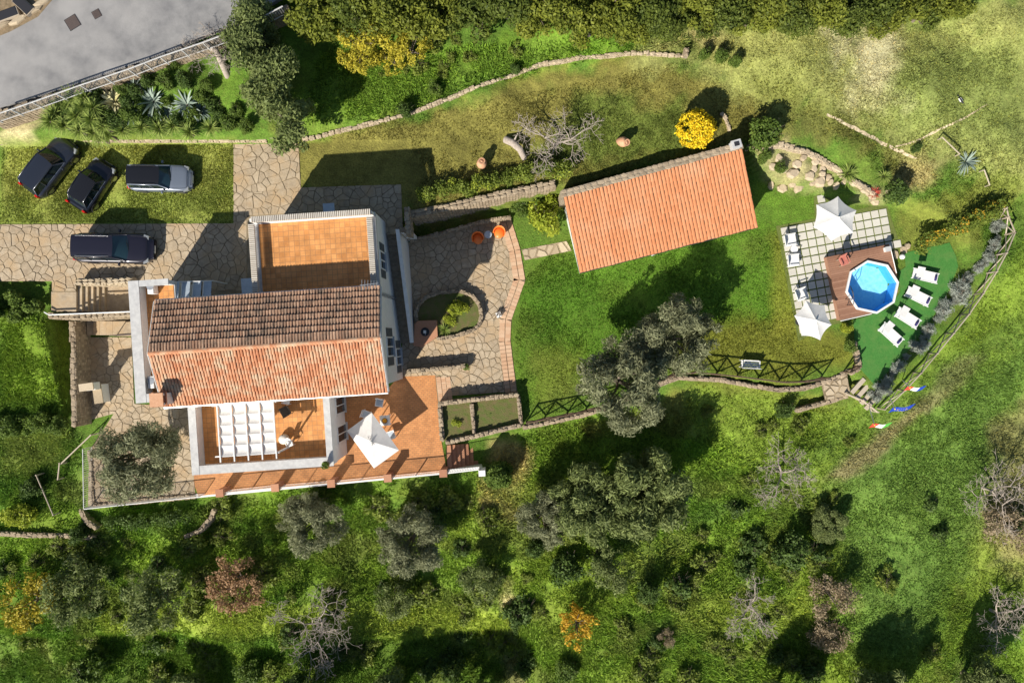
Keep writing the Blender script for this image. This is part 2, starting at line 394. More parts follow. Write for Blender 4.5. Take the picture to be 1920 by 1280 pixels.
zone([(1080,190),(1280,180),(1290,290),(1120,320),(1000,300)], (.075,.105,.02), 1.2, .8)
zone([(0,270),(440,264),(440,420),(0,420)], (.235,.24,.06), .6, 1, .15)
zone([(200,350),(440,340),(440,420),(0,420),(0,390)], (.16,.2,.04), 1.5, .6)
zone([(1190,60),(1700,40),(1940,0),(2000,330),(1870,340),(1720,300),(1560,215),(1400,180),(1200,110)], (.225,.22,.078), 1.5)
zone([(1620,120),(1920,60),(1960,260),(1780,240),(1640,240)], (.14,.155,.045), 2, .8)
zone([(1560,60),(1680,50),(1700,120),(1660,200),(1600,190),(1570,130)], (.4,.34,.21), 1.8, .6)
zone([(1230,55),(1330,50),(1340,80),(1240,80)], (.34,.27,.13), 1, .7)
zone([(1420,150),(1560,215),(1720,300),(1800,330),(1730,370),(1600,280),(1440,220)], (.13,.13,.035), 1)
zone([(1690,300),(1790,290),(1760,360),(1690,360)], (.32,.25,.12), 1.2, .8)
zone([(1690,380),(1830,330),(1900,350),(1830,460),(1710,470)], (.135,.15,.03), 1)
zone([(1000,490),(1060,440),(1460,400),(1500,600),(1350,620),(1150,640),(975,780),(955,620)], LAWNC, .8, 1, .3)
zone([(1180,660),(1350,600),(1500,600),(1610,640),(1590,690),(1480,720),(1300,690)], (.14,.135,.022), 1.5, .85, .7)
zone([(1440,430),(1475,440),(1500,620),(1440,640)], (.16,.155,.025), 1, .7, .4)
zone([(1000,650),(1090,600),(1090,760),(990,770)], (.12,.135,.022), 1.5, .6)
zone([(1000,640),(960,540),(1100,500),(1160,520),(1100,640)], (.06,.125,.013), 1.5, .8)
zone([(1400,330),(1540,350),(1540,420),(1440,430)], (.09,.16,.02), 1)
zone([(920,830),(1000,830),(990,900),(960,960),(900,950)], (.34,.25,.12), .9, .85, .6)
zone([(935,1080),(960,1090),(965,1190),(945,1190)], (.42,.34,.2), .4, .9, .25)
zone([(930,1190),(960,1190),(990,1290),(950,1290)], (.28,.22,.12), .6, .8, .3)
zone([(1790,680),(1820,680),(1640,860),(1560,900),(1540,890),(1660,800)], (.22,.17,.11), .7, .8, .5)
zone([(1750,900),(1960,800),(1960,1080),(1800,1050)], (.17,.145,.07), 2.5, .75)
zone([(1500,900),(1900,600),(1960,900),(1700,1230),(1560,1200)], (.12,.175,.035), 2.5, .8)
#zone([(1550,215),(1600,238),(1650,265),(1685,282),(1718,296),(1714,300),(1680,288),(1645,271),(1596,244),(1548,220)], (.62,.52,.36), .35, .9, .06)
#zone([(1676,277),(1720,265),(1760,243),(1800,225),(1850,195),(1848,191),(1797,220),(1757,238),(1716,260),(1675,271)], (.55,.43,.28), .4, .8, .1)
zone([(0,590),(130,600),(130,760),(0,760)], (.115,.17,.018), 1, .9, .5)
zone([(0,810),(120,800),(110,870),(0,890)], (.17,.2,.05), 1, .8, .6)
zone([(0,1010),(380,1010),(420,1060),(0,1070)], (.09,.17,.018), 1, .7)
zone([(170,1150),(500,1130),(950,1150),(960,1190),(600,1196),(200,1186)], (.15,.21,.03), .8, .8, .5)
zone([(1250,1120),(1520,1110),(1520,1170),(1250,1190)], (.15,.2,.03), 1.2, .7)
zone([(400,90),(470,80),(470,195),(380,190)], (.09,.155,.02), .8)
zone([(0,215),(80,225),(70,262),(0,272)], (.4,.32,.2), .4, .9, .2)
zone([(-60,-40),(110,-40),(60,40),(-60,70)], (.3,.22,.13), .5, 1, .2)
zone([(-300,1200),(200,1195),(600,1205),(880,1200),(960,1185),(1000,1400),(-300,1400)], (.06,.11,.018), 1, .5)  # tree shade below the terrace step, painted into the ground colour
C *= (.8 + .5 * fbm(X, Y, 1.3, 77, 3))[..., None]
mott = fbm(X, Y, 3.3, 91, 4)[..., None]
C[:] = C * (1 - .3 * np.clip((mott - .55) * 4, 0, 1)) + np.array((.13, .12, .03)) * .3 * np.clip((mott - .55) * 4, 0, 1)
wl_ = wild[..., None]; n1 = fbm(X, Y, 4.2, 141, 4)[..., None]; n2 = fbm(X, Y, 2.1, 171, 3)[..., None]; low = np.clip((-8.5 - Y) / 2, 0, 1)[..., None] * wl_
for n_, c_, k_ in ((n1, (.17, .22, .03), .6), (1 - n1, (.06, .13, .018), .6), (n2, (.15, .14, .05), .35)):
    w_ = np.clip((n_ - .56) * 7, 0, 1) * k_ * low; C[:] = C * (1 - w_) + np.array(c_) * w_
zone([(170,1152),(500,1135),(950,1150),(960,1186),(600,1192),(200,1186)], (.24,.28,.045), .8, .8, .4)
zone([(0,1012),(380,1012),(430,1050),(300,1075),(0,1070)], (.17,.24,.03), 1, .7, .6)
zone([(1250,1130),(1520,1115),(1520,1160),(1250,1185)], (.2,.24,.04), 1.2, .7)
zone([(1290,720),(1480,745),(1640,780),(1830,570),(1960,420),(1960,640),(1800,720),(1560,890),(1400,900),(1300,800)], (.155,.215,.03), 1.5, .85, .7)
zone([(1560,880),(1800,730),(1960,620),(1960,800),(1850,1000),(1720,1240),(1600,1230)], (.1,.165,.034), 2, .8)
zone([(1800,680),(1830,672),(1660,840),(1580,900),(1550,895),(1650,815)], (.26,.2,.12), .8, .75, .5)
zone([(1850,800),(1960,740),(1960,1080),(1840,1010)], (.22,.18,.085), 2, .7)
zone([(560,250),(585,130),(900,95),(1010,70),(1100,95),(930,148),(700,228)], (.125,.195,.028), .8, .9, .5)
zone([(1425,285),(1500,285),(1560,330),(1545,358),(1450,352),(1430,320)], (.34,.27,.16), .8, .8, .5)
zone([(1600,340),(1660,355),(1650,385),(1600,375)], (.3,.24,.15), .6, .7, .3)
zone([(1560,110),(1750,60),(1930,60),(1930,300),(1800,330),(1700,250)], (.17,.2,.06), 3, .6)
zone([(1290,110),(1480,100),(1560,200),(1400,180)], (.2,.21,.06), 2, .5)
zone([(1560,55),(1660,50),(1690,110),(1665,190),(1620,200),(1585,140)], (.42,.36,.25), 1.8, .75, 1.2)
zone([(1960,560),(1960,600),(1700,770),(1500,900),(1300,1000),(1290,975),(1480,870),(1690,730)], (.075,.125,.025), .8, .55, .5)
C *= np.array([1.2, 1.29, 1.12])
ny, nx = X.shape
me = bpy.data.meshes.new('ground')
idx = np.arange(nx * ny).reshape(ny, nx)
F = np.stack([idx[:-1, :-1], idx[:-1, 1:], idx[1:, 1:], idx[1:, :-1]], -1).reshape(-1, 4)
def fast_mesh(name, V, F):
    me = bpy.data.meshes.new(name); n = F.shape[1]
    me.vertices.add(len(V)); me.vertices.foreach_set('co', np.ascontiguousarray(V, dtype=np.float32).ravel())
    me.loops.add(F.size); me.loops.foreach_set('vertex_index', np.ascontiguousarray(F, dtype=np.int32).ravel())
    me.polygons.add(len(F)); me.polygons.foreach_set('loop_start', np.arange(0, F.size, n, dtype=np.int32))
    me.update(calc_edges=True); return me
me = fast_mesh('ground', np.stack([X, Y, Z], -1).reshape(-1, 3), F)
ca = me.attributes.new('Col', 'FLOAT_COLOR', 'POINT')
ca.data.foreach_set('color', np.concatenate([C, np.ones(X.shape + (1,))], -1).astype(np.float32).ravel())
me.polygons.foreach_set('use_smooth', np.ones(len(F), bool))
obj('ground', me, M['ground'], kind='structure')
CU = C[4:-4, 4:-4]

# grass blades: tall in the wild parts, short on the lawns (nobody could count them)
def grass(name, label, polys, n, h, w, lean, dark=.9, bright=1.9):
    pw = [[tuple(G(p[0], p[1])[:2]) for p in q] for q in polys]
    xs = []; ys = []
    for q in pw:
        a = np.array(q); k = int(n / len(pw)); x = RNG.uniform(a[:, 0].min(), a[:, 0].max(), k * 3); y = RNG.uniform(a[:, 1].min(), a[:, 1].max(), k * 3)
        ok = sdist(x, y, q) < (0 if name == 'lawn_grass' else -np.abs(RNG.normal(0, .9, len(x))))
        for hp in (ROAD, PARK, LAWN):
            if name.startswith('meadow'): ok &= sdist(x, y, PW(hp)) > .15
        dens = fbm(x, y, 1.6, 55, 3) + RNG.uniform(-.25, .25, len(x)); ok &= dens > .42
        x = x[ok]; y = y[ok]; xs.append(x[:k]); ys.append(y[:k])
    x = np.concatenate(xs); y = np.concatenate(ys); n = len(x); z = hzv(x, y)
    i = np.clip(((x - GX0) / R_).astype(int), 0, CU.shape[1] - 1); j = np.clip(((y - GY0) / R_).astype(int), 0, CU.shape[0] - 1)
    c = CU[j, i] * RNG.uniform(dark, bright, n)[:, None]
    yl = RNG.uniform(0, 1, n) < .1; c[yl] = c[yl] * np.array([1.35, 1.2, 1.0])
    V = np.empty((n, 3, 3, 3)); hh = h * RNG.uniform(.5, 1.4, n) * (.5 + fbm(x, y, 1.1, 66, 2))
    for b in range(3):
        a = RNG.uniform(0, 2 * np.pi, n); ww = w * RNG.uniform(.6, 1.4, n); l = hh * lean * RNG.uniform(.3, 1.3, n); t = RNG.uniform(0, 2 * np.pi, n)
        V[:, b, 0] = np.stack([x - np.cos(a) * ww, y - np.sin(a) * ww, z - .03], -1); V[:, b, 1] = np.stack([x + np.cos(a) * ww, y + np.sin(a) * ww, z - .03], -1)
        V[:, b, 2] = np.stack([x + np.cos(t) * l, y + np.sin(t) * l, z + hh], -1)
    me = fast_mesh(name, V.reshape(-1, 3), np.arange(n * 9).reshape(-1, 3))
    ca = me.attributes.new('Col', 'FLOAT_COLOR', 'POINT'); cc = np.repeat(np.concatenate([c, np.ones((n, 1))], -1), 9, 0)
    ca.data.foreach_set('color', cc.astype(np.float32).ravel())
    o = obj(name, me, M['grass'], kind='stuff'); tag(o, label, 'grass'); return o
grass('meadow_grass', 'rank grass over the slope below the house', [[(-20,1000),(160,957),(400,930),(850,885),(1000,800),(1300,740),(1420,860),(1560,950),(1640,1300),(-20,1300)]], 100000, .17, .05, 1.7, .65, 1.9)
grass('meadow_turf', 'shorter grass on the open slope at the right', [[(1300,715),(1500,735),(1645,770),(1720,705),(1830,560),(1895,440),(1940,380),(1940,1300),(1600,1300),(1520,950),(1400,860)]], 60000, .08, .05, 1.7, .75, 1.6)
grass('bank_grass', 'bright green grass on the bank above the upper lawn', [[(560,240),(600,90),(1300,70),(1290,100),(1100,115),(950,155),(720,225)]], 20000, .17, .045, 1.6, .7, 1.8)
grass('side_grass', 'long grass on the bank left of the house', [[(-20,540),(130,590),(135,790),(160,840),(165,960),(-20,1000)]], 14000, .17, .045, 1.6, .7, 1.9)
grass('dry_grass', 'short dry grass on the upper right slope', [[(1200,60),(1930,0),(1930,540),(1800,440),(1560,270),(1290,110)]], 36000, .07, .045, 1.4, .65, 1.6)
grass('lawn_grass', 'mown grass blades of the lawns', [[(560,262),(1290,115),(1500,230),(1400,270),(1060,345),(800,400),(770,262)], [(0,275),(438,268),(438,418),(0,418)], [(985,520),(1060,450),(1455,420),(1510,640),(1600,660),(1480,715),(1280,690),(1090,770),(985,780),(965,640)]], 80000, .045, .045, 1.5, .6, 1.6)
# ---------------------------------------------------------------- road, paving, walls
def strip(path, w0, w1=None):
    """left/right offsets of a polyline (world xy)"""
    n = len(path); L = []; R = []
    for i in range(n):
        a = Vector(path[max(i - 1, 0)][:2]); b = Vector(path[min(i + 1, n - 1)][:2]); d = (b - a).normalized(); nn = Vector((-d.y, d.x))
        p = Vector(path[i][:2]); L.append(p + nn * w0); R.append(p - nn * (w1 if w1 is not None else w0))
    return L, R

def resample(path, step):
    out = []; pts = [Vector(p) for p in path]
    for a, b in zip(pts, pts[1:]):
        n = max(1, round((b - a).length / step))
        out += [a.lerp(b, k / n) for k in range(n)]
    return out + [pts[-1]]

def halfclip(poly, nx_, ny_, d):
    out = []
    for i in range(len(poly)):
        p, q = poly[i], poly[(i + 1) % len(poly)]; a = p[0] * nx_ + p[1] * ny_ - d; b = q[0] * nx_ + q[1] * ny_ - d
        if a <= 0: out.append(p)
        if (a < 0 < b) or (b < 0 < a):
            t = a / (a - b); out.append((p[0] + (q[0] - p[0]) * t, p[1] + (q[1] - p[1]) * t))
    return out

def inpoly(p, poly):
    r = False
    for i in range(len(poly)):
        a, b = poly[i], poly[i - 1]
        if (a[1] > p[1]) != (b[1] > p[1]) and p[0] < (b[0] - a[0]) * (p[1] - a[1]) / (b[1] - a[1]) + a[0]: r = not r
    return r

def cells(poly, sp, joint, jit=.5):
    xs = [p[0] for p in poly]; ys = [p[1] for p in poly]; pts = {}
    for i in range(int((max(xs) - min(xs)) / sp) + 4):
        for j in range(int((max(ys) - min(ys)) / sp) + 4):
            pts[i, j] = (min(xs) + (i - 1 + .5 * (j % 2)) * sp + rnd(-jit, jit) * sp, min(ys) + (j - 1) * sp * .95 + rnd(-jit, jit) * sp)
    for q in [q for q in pts if random.random() < .2]: del pts[q]
    out = []
    for (i, j), p in pts.items():
        c = list(poly)
        for a in range(-3, 4):
            for b in range(-3, 4):
                q = pts.get((i + a, j + b))
                if q is None or (a == 0 and b == 0) or not c: continue
                dx, dy = q[0] - p[0], q[1] - p[1]; l = math.hypot(dx, dy) + 1e-9; dx /= l; dy /= l
                c = halfclip(c, dx, dy, p[0] * dx + p[1] * dy + l / 2 - joint / 2)
        if len(c) < 3: continue
        ar = abs(sum(c[k][0] * c[k - 1][1] - c[k - 1][0] * c[k][1] for k in range(len(c)))) / 2
        if ar > sp * sp * .07: out.append(c)
    return out

def round_cell(c, k=.22):
    out = []
    for i in range(len(c)):
        p, q = c[i], c[(i + 1) % len(c)]
        out.append((p[0] + (q[0] - p[0]) * k, p[1] + (q[1] - p[1]) * k)); out.append((p[0] + (q[0] - p[0]) * (1 - k), p[1] + (q[1] - p[1]) * (1 - k)))
    return out

def paving(name, polys, z, sp, joint=.06, m='flag', jm='joint', base=True):
    """structure sheet of mortar with single flagstones as children"""
    b = MB()
    for q in polys: b.prism(PW(q, z), z - .12, z + .012 + rnd(0, .003))
    root = b.build(name, M[jm], kind='structure')
    for q in polys:
        for c in cells(PW(q, z), sp, joint):
            s = MB(); h = z + .03 + rnd(0, .025); s.prism(round_cell(c, .1), z + .002, h, inset=.03)
            s.build('flagstone', M[m], root)
    return root

STONES = []
for k in range(8):
    b = MB(); n = 7; prof = [rnd(.75, 1.1) for _ in range(n)]
    ring = [(.5 * prof[i] * math.cos(2 * math.pi * i / n), .5 * prof[i] * math.sin(2 * math.pi * i / n)) for i in range(n)]
    vs = [(x, y, 0) for x, y in ring] + [(x * 1.02, y * 1.02, .6) for x, y in ring] + [(x * .72 + .03, y * .72, .95 + rnd(-.08, .1)) for x, y in ring]
    fs = [tuple(range(n - 1, -1, -1)), tuple(range(2 * n, 3 * n))]
    for r in (0, n): fs += [(r + i, r + (i + 1) % n, r + n + (i + 1) % n, r + n + i) for i in range(n)]
    b.add(vs, fs, rnd(0, 1)); STONES.append(b.mesh('stone'))
STONE_BY = {}
def stone(root, p, d, rz, m='stone', name='stone'):
    key = (random.randrange(8), m)
    if key not in STONE_BY:
        me = STONES[key[0]].copy(); me.materials.append(M[m]); STONE_BY[key] = me
    o = obj(name, STONE_BY[key], None, root); o.location = Vector(p) - parent_world(root); o.scale = d; o.rotation_euler = (rnd(-.06, .06), rnd(-.06, .06), rz)
    return o

def wall(name, label, path, ztop, zbase, w=.4, sp=.42, rows=1, m='stone', face=True, cat='stone wall', cap=.12, group=None):
    """dry stone wall: rough core, cap stones each its own object, face stones joined"""
    w *= .66; sp *= .8
    if isinstance(ztop, str):      # follow the ground, a few centimetres proud
        pts = resample([G(p[0], p[1], float(ztop)) for p in path], .8)
        for p in pts: p.z = hz(p.x, p.y) + float(ztop)
    else: pts = [P(p[0], p[1], (p[2] if len(p) > 2 else ztop)) for p in path]
    root = thing(name, label, cat, (pts[0].x, pts[0].y, zbase if not callable(zbase) else zbase(pts[0])), group=group)
    rs = resample(pts, sp); core = MB(); L, R = strip(rs, w / 2)
    zb = [zbase(p) if callable(zbase) else zbase for p in rs]
    for i in range(len(rs) - 1):
        core.hexa([(R[i].x, R[i].y, zb[i]), (R[i+1].x, R[i+1].y, zb[i+1]), (L[i+1].x, L[i+1].y, zb[i+1]), (L[i].x, L[i].y, zb[i]),
                   (R[i].x, R[i].y, rs[i].z - cap * .5), (R[i+1].x, R[i+1].y, rs[i+1].z - cap * .5), (L[i+1].x, L[i+1].y, rs[i+1].z - cap * .5), (L[i].x, L[i].y, rs[i].z - cap * .5)])
    core.build('wall_core', M['core'], root)
    fb = MB()
    for i in range(len(rs) - 1):
        d = (rs[i+1] - rs[i]); a = math.atan2(d.y, d.x); nn = Vector((-math.sin(a), math.cos(a), 0)); mid = (rs[i] + rs[i+1]) / 2
        for r in range(rows):
            off = (r + .5) / rows - .5
            stone(root, mid + nn * off * w * 1.0 + Vector((rnd(-.04, .04), rnd(-.03, .03), -cap * .75)), (sp * rnd(1.1, 1.45), w / rows * rnd(1.05, 1.4), cap * rnd(.9, 1.4)), a + rnd(-.15, .15), m)
        if face:
            for side in (-1, 1):
                h = zb[i] + .1
                while h < mid.z - cap:
                    hh = rnd(.14, .24)
                    for q in (-.25, .25):
                        fb.box(tuple(mid + Vector((math.cos(a), math.sin(a), 0)) * q * sp + nn * side * (w / 2) + Vector((0, 0, h - mid.z + hh / 2)))[:3], (sp * rnd(.38, .47), rnd(.06, .12), hh * .88), a)
                    h += hh
    if fb.f: fb.build('face_stones', M[m], root, kind='stuff')
    return root

# road
root = MB().prism(PW([(-400,-300),(640,-300),(555,-20),(452,40),(300,103),(150,156),(0,203),(-400,328)], 6), 5.7, 6.03).build('road', M['asphalt'], kind='structure')
db = MB().prism(PW([(-300,-300),(150,-300),(108,-10),(72,32),(20,60),(-10,72),(-300,200)], 6), 5.8, 6.045)
db.build('verge', M['dirt'], kind='structure')
for (x, y, s, a, lab) in ((137, 43, .78, .55, 'larger square manhole cover set in the road'), (182, 27, .5, .5, 'smaller square manhole cover beside the larger one')):
    p = P(x, y, 6); t = thing('manhole_cover', lab, 'manhole cover', (p.x, p.y, 6.03), a)
    MB().box((0, 0, .006), (s, s, .014)).build('frame', M['dark'], t, world=False)
    b = MB()
    b.box((0, 0, .014), (s * .9, s * .9, .016))
    b.build('cover', M['iron'], t, world=False); b = MB()
    for k in range(-3, 4):
        b.box((k * s * .12, 0, .026), (s * .05, s * .8, .012))
    b.build('ribs', M['iron'], t, world=False)
# dark panels standing by the road in the corner
for (x, y, l, w_, a, lab) in ((42, 9, 1.3, .62, -.75, 'dark flat slab in the dirt at the top edge beside the road'), (10, 27, 1.5, .55, .35, 'dark flat slab in the dirt at the top left corner')):
    p = P(x, y, 6.3); t = thing('cold_frame', lab, 'slab', (p.x, p.y, 6.04), a)
    MB().box((0, 0, .12), (l, w_, .24)).build('box', M['wood'], t, world=False); MB().box((0, 0, .26), (l * .92, w_ * .9, .03)).build('lid', M['dark'], t, world=False)
for k, (x, y) in enumerate(((2, 50), (35, 38), (60, 22), (78, 6))):
    t = P(x, y, 6.1); 
    o = obj('kerb_stone', STONES[k % 8].copy(), M['stonepale']); o.location = (t.x, t.y, 6.03); o.scale = (1.5, .35, .22); o.rotation_euler = (0, 0, .5)
    tag(o, 'rough pale kerb stone edging the dirt at the top left road corner', 'kerb stone', 'kerb stones at the road corner')

# stone paving
hzf = lambda p: hz(p.x, p.y) - .3
MB().prism(PW([(440,360),(740,350),(700,445),(690,560),(250,552),(250,523),(445,523)], 3), 2.8, 3.006).build('driveway_bed', M['joint'], kind='structure')
paving('driveway_paving', [[(-60,421),(0,421),(437,419),(463,419),(463,545),(247,545),(247,523),(143,523),(143,546),(98,546),(98,527),(-60,527)]], 3.0, .48, .035)
paving('entrance_paving', [[(438,268),(560,268),(564,352),(463,362),(463,419),(438,419)],
                           [(564,352),(752,346),(756,440),(700,440),(696,392),(463,404),(463,362)]], 3.0, .48, .035)
paving('patio_paving', [[(772,452),(860,428),(936,411),(955,470),(963,525),(938,598),(936,640),(946,735),(838,742),(826,703),(745,706),(755,640),(752,600),(758,460)]], 0.0, .45, .038)
paving('court_paving', [[(158,632),(247,632),(252,757),(357,762),(366,925),(165,948),(170,842),(214,775),(158,790)]], 0.0, .47, .036)
root = paving('stepping_path', [[(978,468),(1062,452),(1072,470),(984,488)]], 0.0, .62, .12, 'stonepale', 'joint')
paving('gate_path', [[(1540,716),(1588,700),(1594,740),(1548,750)]], 0.0, .42, .1, 'stonepale', 'joint')
# brick border of the patio: rows of single bricks
br = MB().prism(PW([(936,411),(958,407),(976,470),(985,525),(958,600),(957,640),(970,735),(946,735),(936,640),(938,598),(963,525),(955,470)]), -.1, .012).build('patio_border', M['joint'], kind='structure')
path = resample([P(*q) for q in ((947,410),(965,470),(974,525),(948,599),(946.5,640),(958,735))], .27)
for a, b in zip(path, path[1:]):
    d = b - a; an = math.atan2(d.y, d.x); nn = Vector((-math.sin(an), math.cos(an), 0)); mid = (a + b) / 2
    for off in (-.22, .2):
        MB().box((mid.x + nn.x * off, mid.y + nn.y * off, .03), (.25, .37 + rnd(-.02, .02), .05), an).build('brick', M['brick'], br)
# pinkish brick walk between the patio and the terrace
br = MB().prism(PW([(816,703),(838,706),(848,752),(832,828),(826,828)]), -.1, .012).build('brick_walk', M['joint'], kind='structure')
for i in range(3):
    for j in range(15):
        p = P(822 + i * 9 + j * .35, 708 + j * 3.2 * 1.0 if j < 14 else 752)
        if j < 14: MB().box((p.x, p.y, .03), (.3, .11, .05), rad(6)).build('brick', M['brick'], br)
# parasol terrace
MB().prism(PW([(640,744),(720,736),(748,706),(816,703),(828,828),(838,884),(372,929),(362,900),(362,870),(600,850)]), -.25, .03).build('terrace_floor', M['terra2'], kind='structure')

# ---- walls
hzf = lambda p: hz(p.x, p.y) - .3
wall('road_wall', 'stone retaining wall carrying the fence along the lower edge of the road', [(-30,222),(150,165),(300,112),(440,62),(540,12)], 6.12, lambda p: 3.2 if p.x < -29 else hz(p.x, p.y - .6) - .8, .42, .5, 1)
wall('parking_wall', 'low pale stone wall between the grass car park and the planted bank', [(-30,272),(60,258),(185,262),(300,262),(440,262),(500,262)], 3.32, 2.7, .34, .42, 1, 'stonepale')
wall('upper_lawn_wall', 'long curved low stone wall along the top of the upper lawn', [(566,262),(640,245),(720,226),(790,205),(850,182),(930,150),(1010,122),(1090,107),(1170,101),(1240,102),(1288,106)], '.12', hzf, .25, .45, 1, 'stonepale')
for q in range(2):
    pass
wall('retaining_wall', 'thick stone retaining wall between the upper lawn and the patio bed', [(768,402),(820,392),(880,378),(960,360),(1042,344)], 3.25, -.2, .6, .5, 2)
wall('bed_wall', 'thin low stone edge between the patio and the shaded bed', [(768,451),(830,436),(900,416),(958,407)], .75, -.2, .25, .36, 1)
wall('landing_wall', 'short stone wall at the head of the white stairway', [(762,388),(766,440)], 3.9, 2.6, .4, .4, 1)
wall('landing_pier', 'stone pier across the head of the white stairway beside the patio', [(738,432),(766,430)], 3.8, -.1, .4, .4, 1)
wall('patio_step_wall', 'low stone wall crossing the patio just above the orange terrace', [(762,697),(815,692),(872,686)], .75, -.1, .32, .4, 1)
wall('planter_wall', 'stone wall forming the left and top sides of the planter beds', [(829,826),(824,757),(900,748),(972,740)], .85, -1.4, .32, .4, 1)
wall('planter_front_wall', 'stone wall along the lower side of the planter beds', [(835,830),(890,818),(978,797)], .75, -1.6, .34, .4, 1)
wall('planter_divider', 'short stone wall dividing the two planter beds', [(884,757),(889,812)], .7, -.3, .26, .36, 1)
wall('planter_end_wall', 'short stone wall closing the right end of the planter beds', [(972,744),(977,795)], .7, -.6, .26, .36, 1)
wall('lawn_edge_wall', 'stone retaining wall under the crossed fence along the lawn edge', [(980,802),(1040,790),(1095,778),(1150,762),(1200,735),(1270,708),(1350,712),(1400,721),(1460,731),(1510,728),(1560,712),(1594,694)], .1, hzf, .36, .45, 1)
wall('lower_path_wall', 'low stone edging on the slope beneath the stepping stones', [(1495,770),(1540,757),(1590,742)], -.2, hzf, .35, .42, 1)
wall('stair_wall', 'stone wall on the car park side of the sunken stairs', [(143,528),(200,528),(247,525)], 3.75, -.2, .5, .45, 2, 'stonepale')
wall('stair_middle_wall', 'stone wall between the upper and lower flights of the sunken stairs', [(90,592),(140,594),(247,588)], 3.1, -.2, .5, .45, 2)
wall('court_wall', 'tall stone retaining wall along the left side of the court', [(135,602),(137,680),(138,800)], 1.7, -.3, .45, .45, 1)
wall('olive_terrace_wall', 'dry stone wall of the first olive terrace at the left edge', [(-20,1000),(60,1003),(130,1005),(178,1008)], -1.3, -2.9, .4, .5, 1)
wall('lower_bend_wall', 'curving dry stone edge below the corner of the glass railing', [(345,1008),(375,995),(392,975),(402,955)], -1.3, -2.6, .4, .45, 1)
wall('rubble_edge', 'low stone edge beside the steep grass corner below the railing', [(148,950),(160,975),(180,990)], -1.0, -2.6, .4, .45, 1)
wall('rockery_wall', 'pale stone edging curving right from the small house gable', [(1400,275),(1470,272),(1510,283),(1540,300),(1570,315),(1600,338),(1640,372)], '.25', hzf, .45, .5, 1, 'stonepale')
wall('flower_edge', 'small curved stone edging beside the yellow round bush', [(1352,212),(1362,225),(1368,245)], '.12', hzf, .22, .35, 1, 'stonepale')
wall('wall_end_pier', 'short stone pier at the far end of the curved lawn wall', [(1287,90),(1286,106)], '.4', hzf, .3, .34, 1)
wall('turf_edge', 'low stone edge along the lower left of the artificial turf', [(1602,640),(1612,690),(1596,700)], .25, -.4, .35, .42, 1)
# rockery: loose flat rocks
for (x, y, d, z) in ((1455,300,1.0,1.5),(1480,330,1.2,.9),(1510,335,.9,.7),(1500,350,1.3,.45),(1530,345,1.1,.5),(1550,335,.9,.6),(1470,350,1.0,.4),(1520,320,.8,.9),(1490,310,.9,1.2),
                     (1540,318,.8,1.0),(1612,360,.9,.45),(1640,378,.8,.3),(1655,366,.7,.4),(1560,352,.7,.35),(1450,345,.8,.5),(1440,318,.8,1.0),(1462,322,.7,1.0),(1500,300,.7,1.2),(1525,305,.8,1.2),(1552,345,.6,.5),(1535,330,.7,.7),(1487,345,.7,.5),(1515,348,.6,.4),(1575,345,.6,.4),(1590,350,.6,.4),(1625,368,.6,.3),(1695,468,.8,.1),(1680,478,.9,.08),(1703,462,.7,.2)):
    p = P(x, y, z); o = obj('rock', STONES[random.randrange(8)].copy(), M['stonepale']); gz = hz(p.x, p.y)
    o.location = (p.x, p.y, gz - .08); o.scale = (d * .85, d * rnd(.5, .75), rnd(.22, .4)); o.rotation_euler = (0, 0, rnd(0, 3))
    tag(o, 'flat pale rock in the rockery right of the small house', 'rock', 'rocks of the rockery')

# two pale worn trails on the dry slope
for nm, path, w_ in (('dirt_trail', [(1550,215),(1575,227),(1600,240),(1625,253),(1650,267),(1672,278),(1690,284),(1718,297)], .11), ('dirt_trail', [(1678,275),(1700,270),(1720,264),(1740,254),(1760,243),(1780,235),(1800,225),(1825,212),(1850,196)], .075)):
    pts = resample([G(*q) for q in path], .22); b = MB(); Ls, Rs = strip(pts, 1.0)
    for i in range(len(pts) - 1):
        q = []
        for j in (i, i + 1):
            random.seed(j * 7 + len(pts)); f = math.sin(math.pi * min(1, max(.08, j / len(pts)))) ** .4; a = w_ * rnd(.6, 1.4) * f; c = w_ * rnd(.6, 1.4) * f; l = pts[j].xy.lerp(Ls[j], a); r = pts[j].xy.lerp(Rs[j], c); q.append((l, r))
        z_ = [hz(v.x, v.y) + .012 for v in (q[0][1], q[1][1], q[1][0], q[0][0])]; vs = [(v.x, v.y, z - .15) for v, z in zip((q[0][1], q[1][1], q[1][0], q[0][0]), z_)] + [(v.x, v.y, z) for v, z in zip((q[0][1], q[1][1], q[1][0], q[0][0]), z_)]
        b.hexa(vs)
    b.build(nm, M['trail'], kind='structure')
random.seed(5)
# ---------------------------------------------------------------- the villa
HA = rad(3.8); HO = Vector((-13.93, -.24)); ch, sh = math.cos(HA), math.sin(HA)
def HW(u, v, z=0): return (HO.x + u * ch - v * sh, HO.y + u * sh + v * ch, z)
def HU(px, py, z):
    p = P(px, py, z); dx, dy = p.x - HO.x, p.y - HO.y
    return dx * ch + dy * sh, -dx * sh + dy * ch
def hbox(mb, u0, u1, v0, v1, z0, z1, lc=None):
    return mb.box(HW((u0 + u1) / 2, (v0 + v1) / 2, (z0 + z1) / 2), (abs(u1 - u0), abs(v1 - v0), z1 - z0), HA, lc)
villa = thing('villa', 'white two storey villa with weathered gable tile roof and orange roof terraces', 'house', HW(0, 0, 0))
def part(name, m, boxes, parent=villa, **k):
    b = MB()
    for q in boxes: hbox(b, *q)
    return b.build(name, M[m], parent, **k)
UW, _ = HU(247, 640, 7.3); _, VN = HU(285, 524, 7.3); _, VS = HU(254, 756, 7.3); UX, _ = HU(324, 530, 6.6)
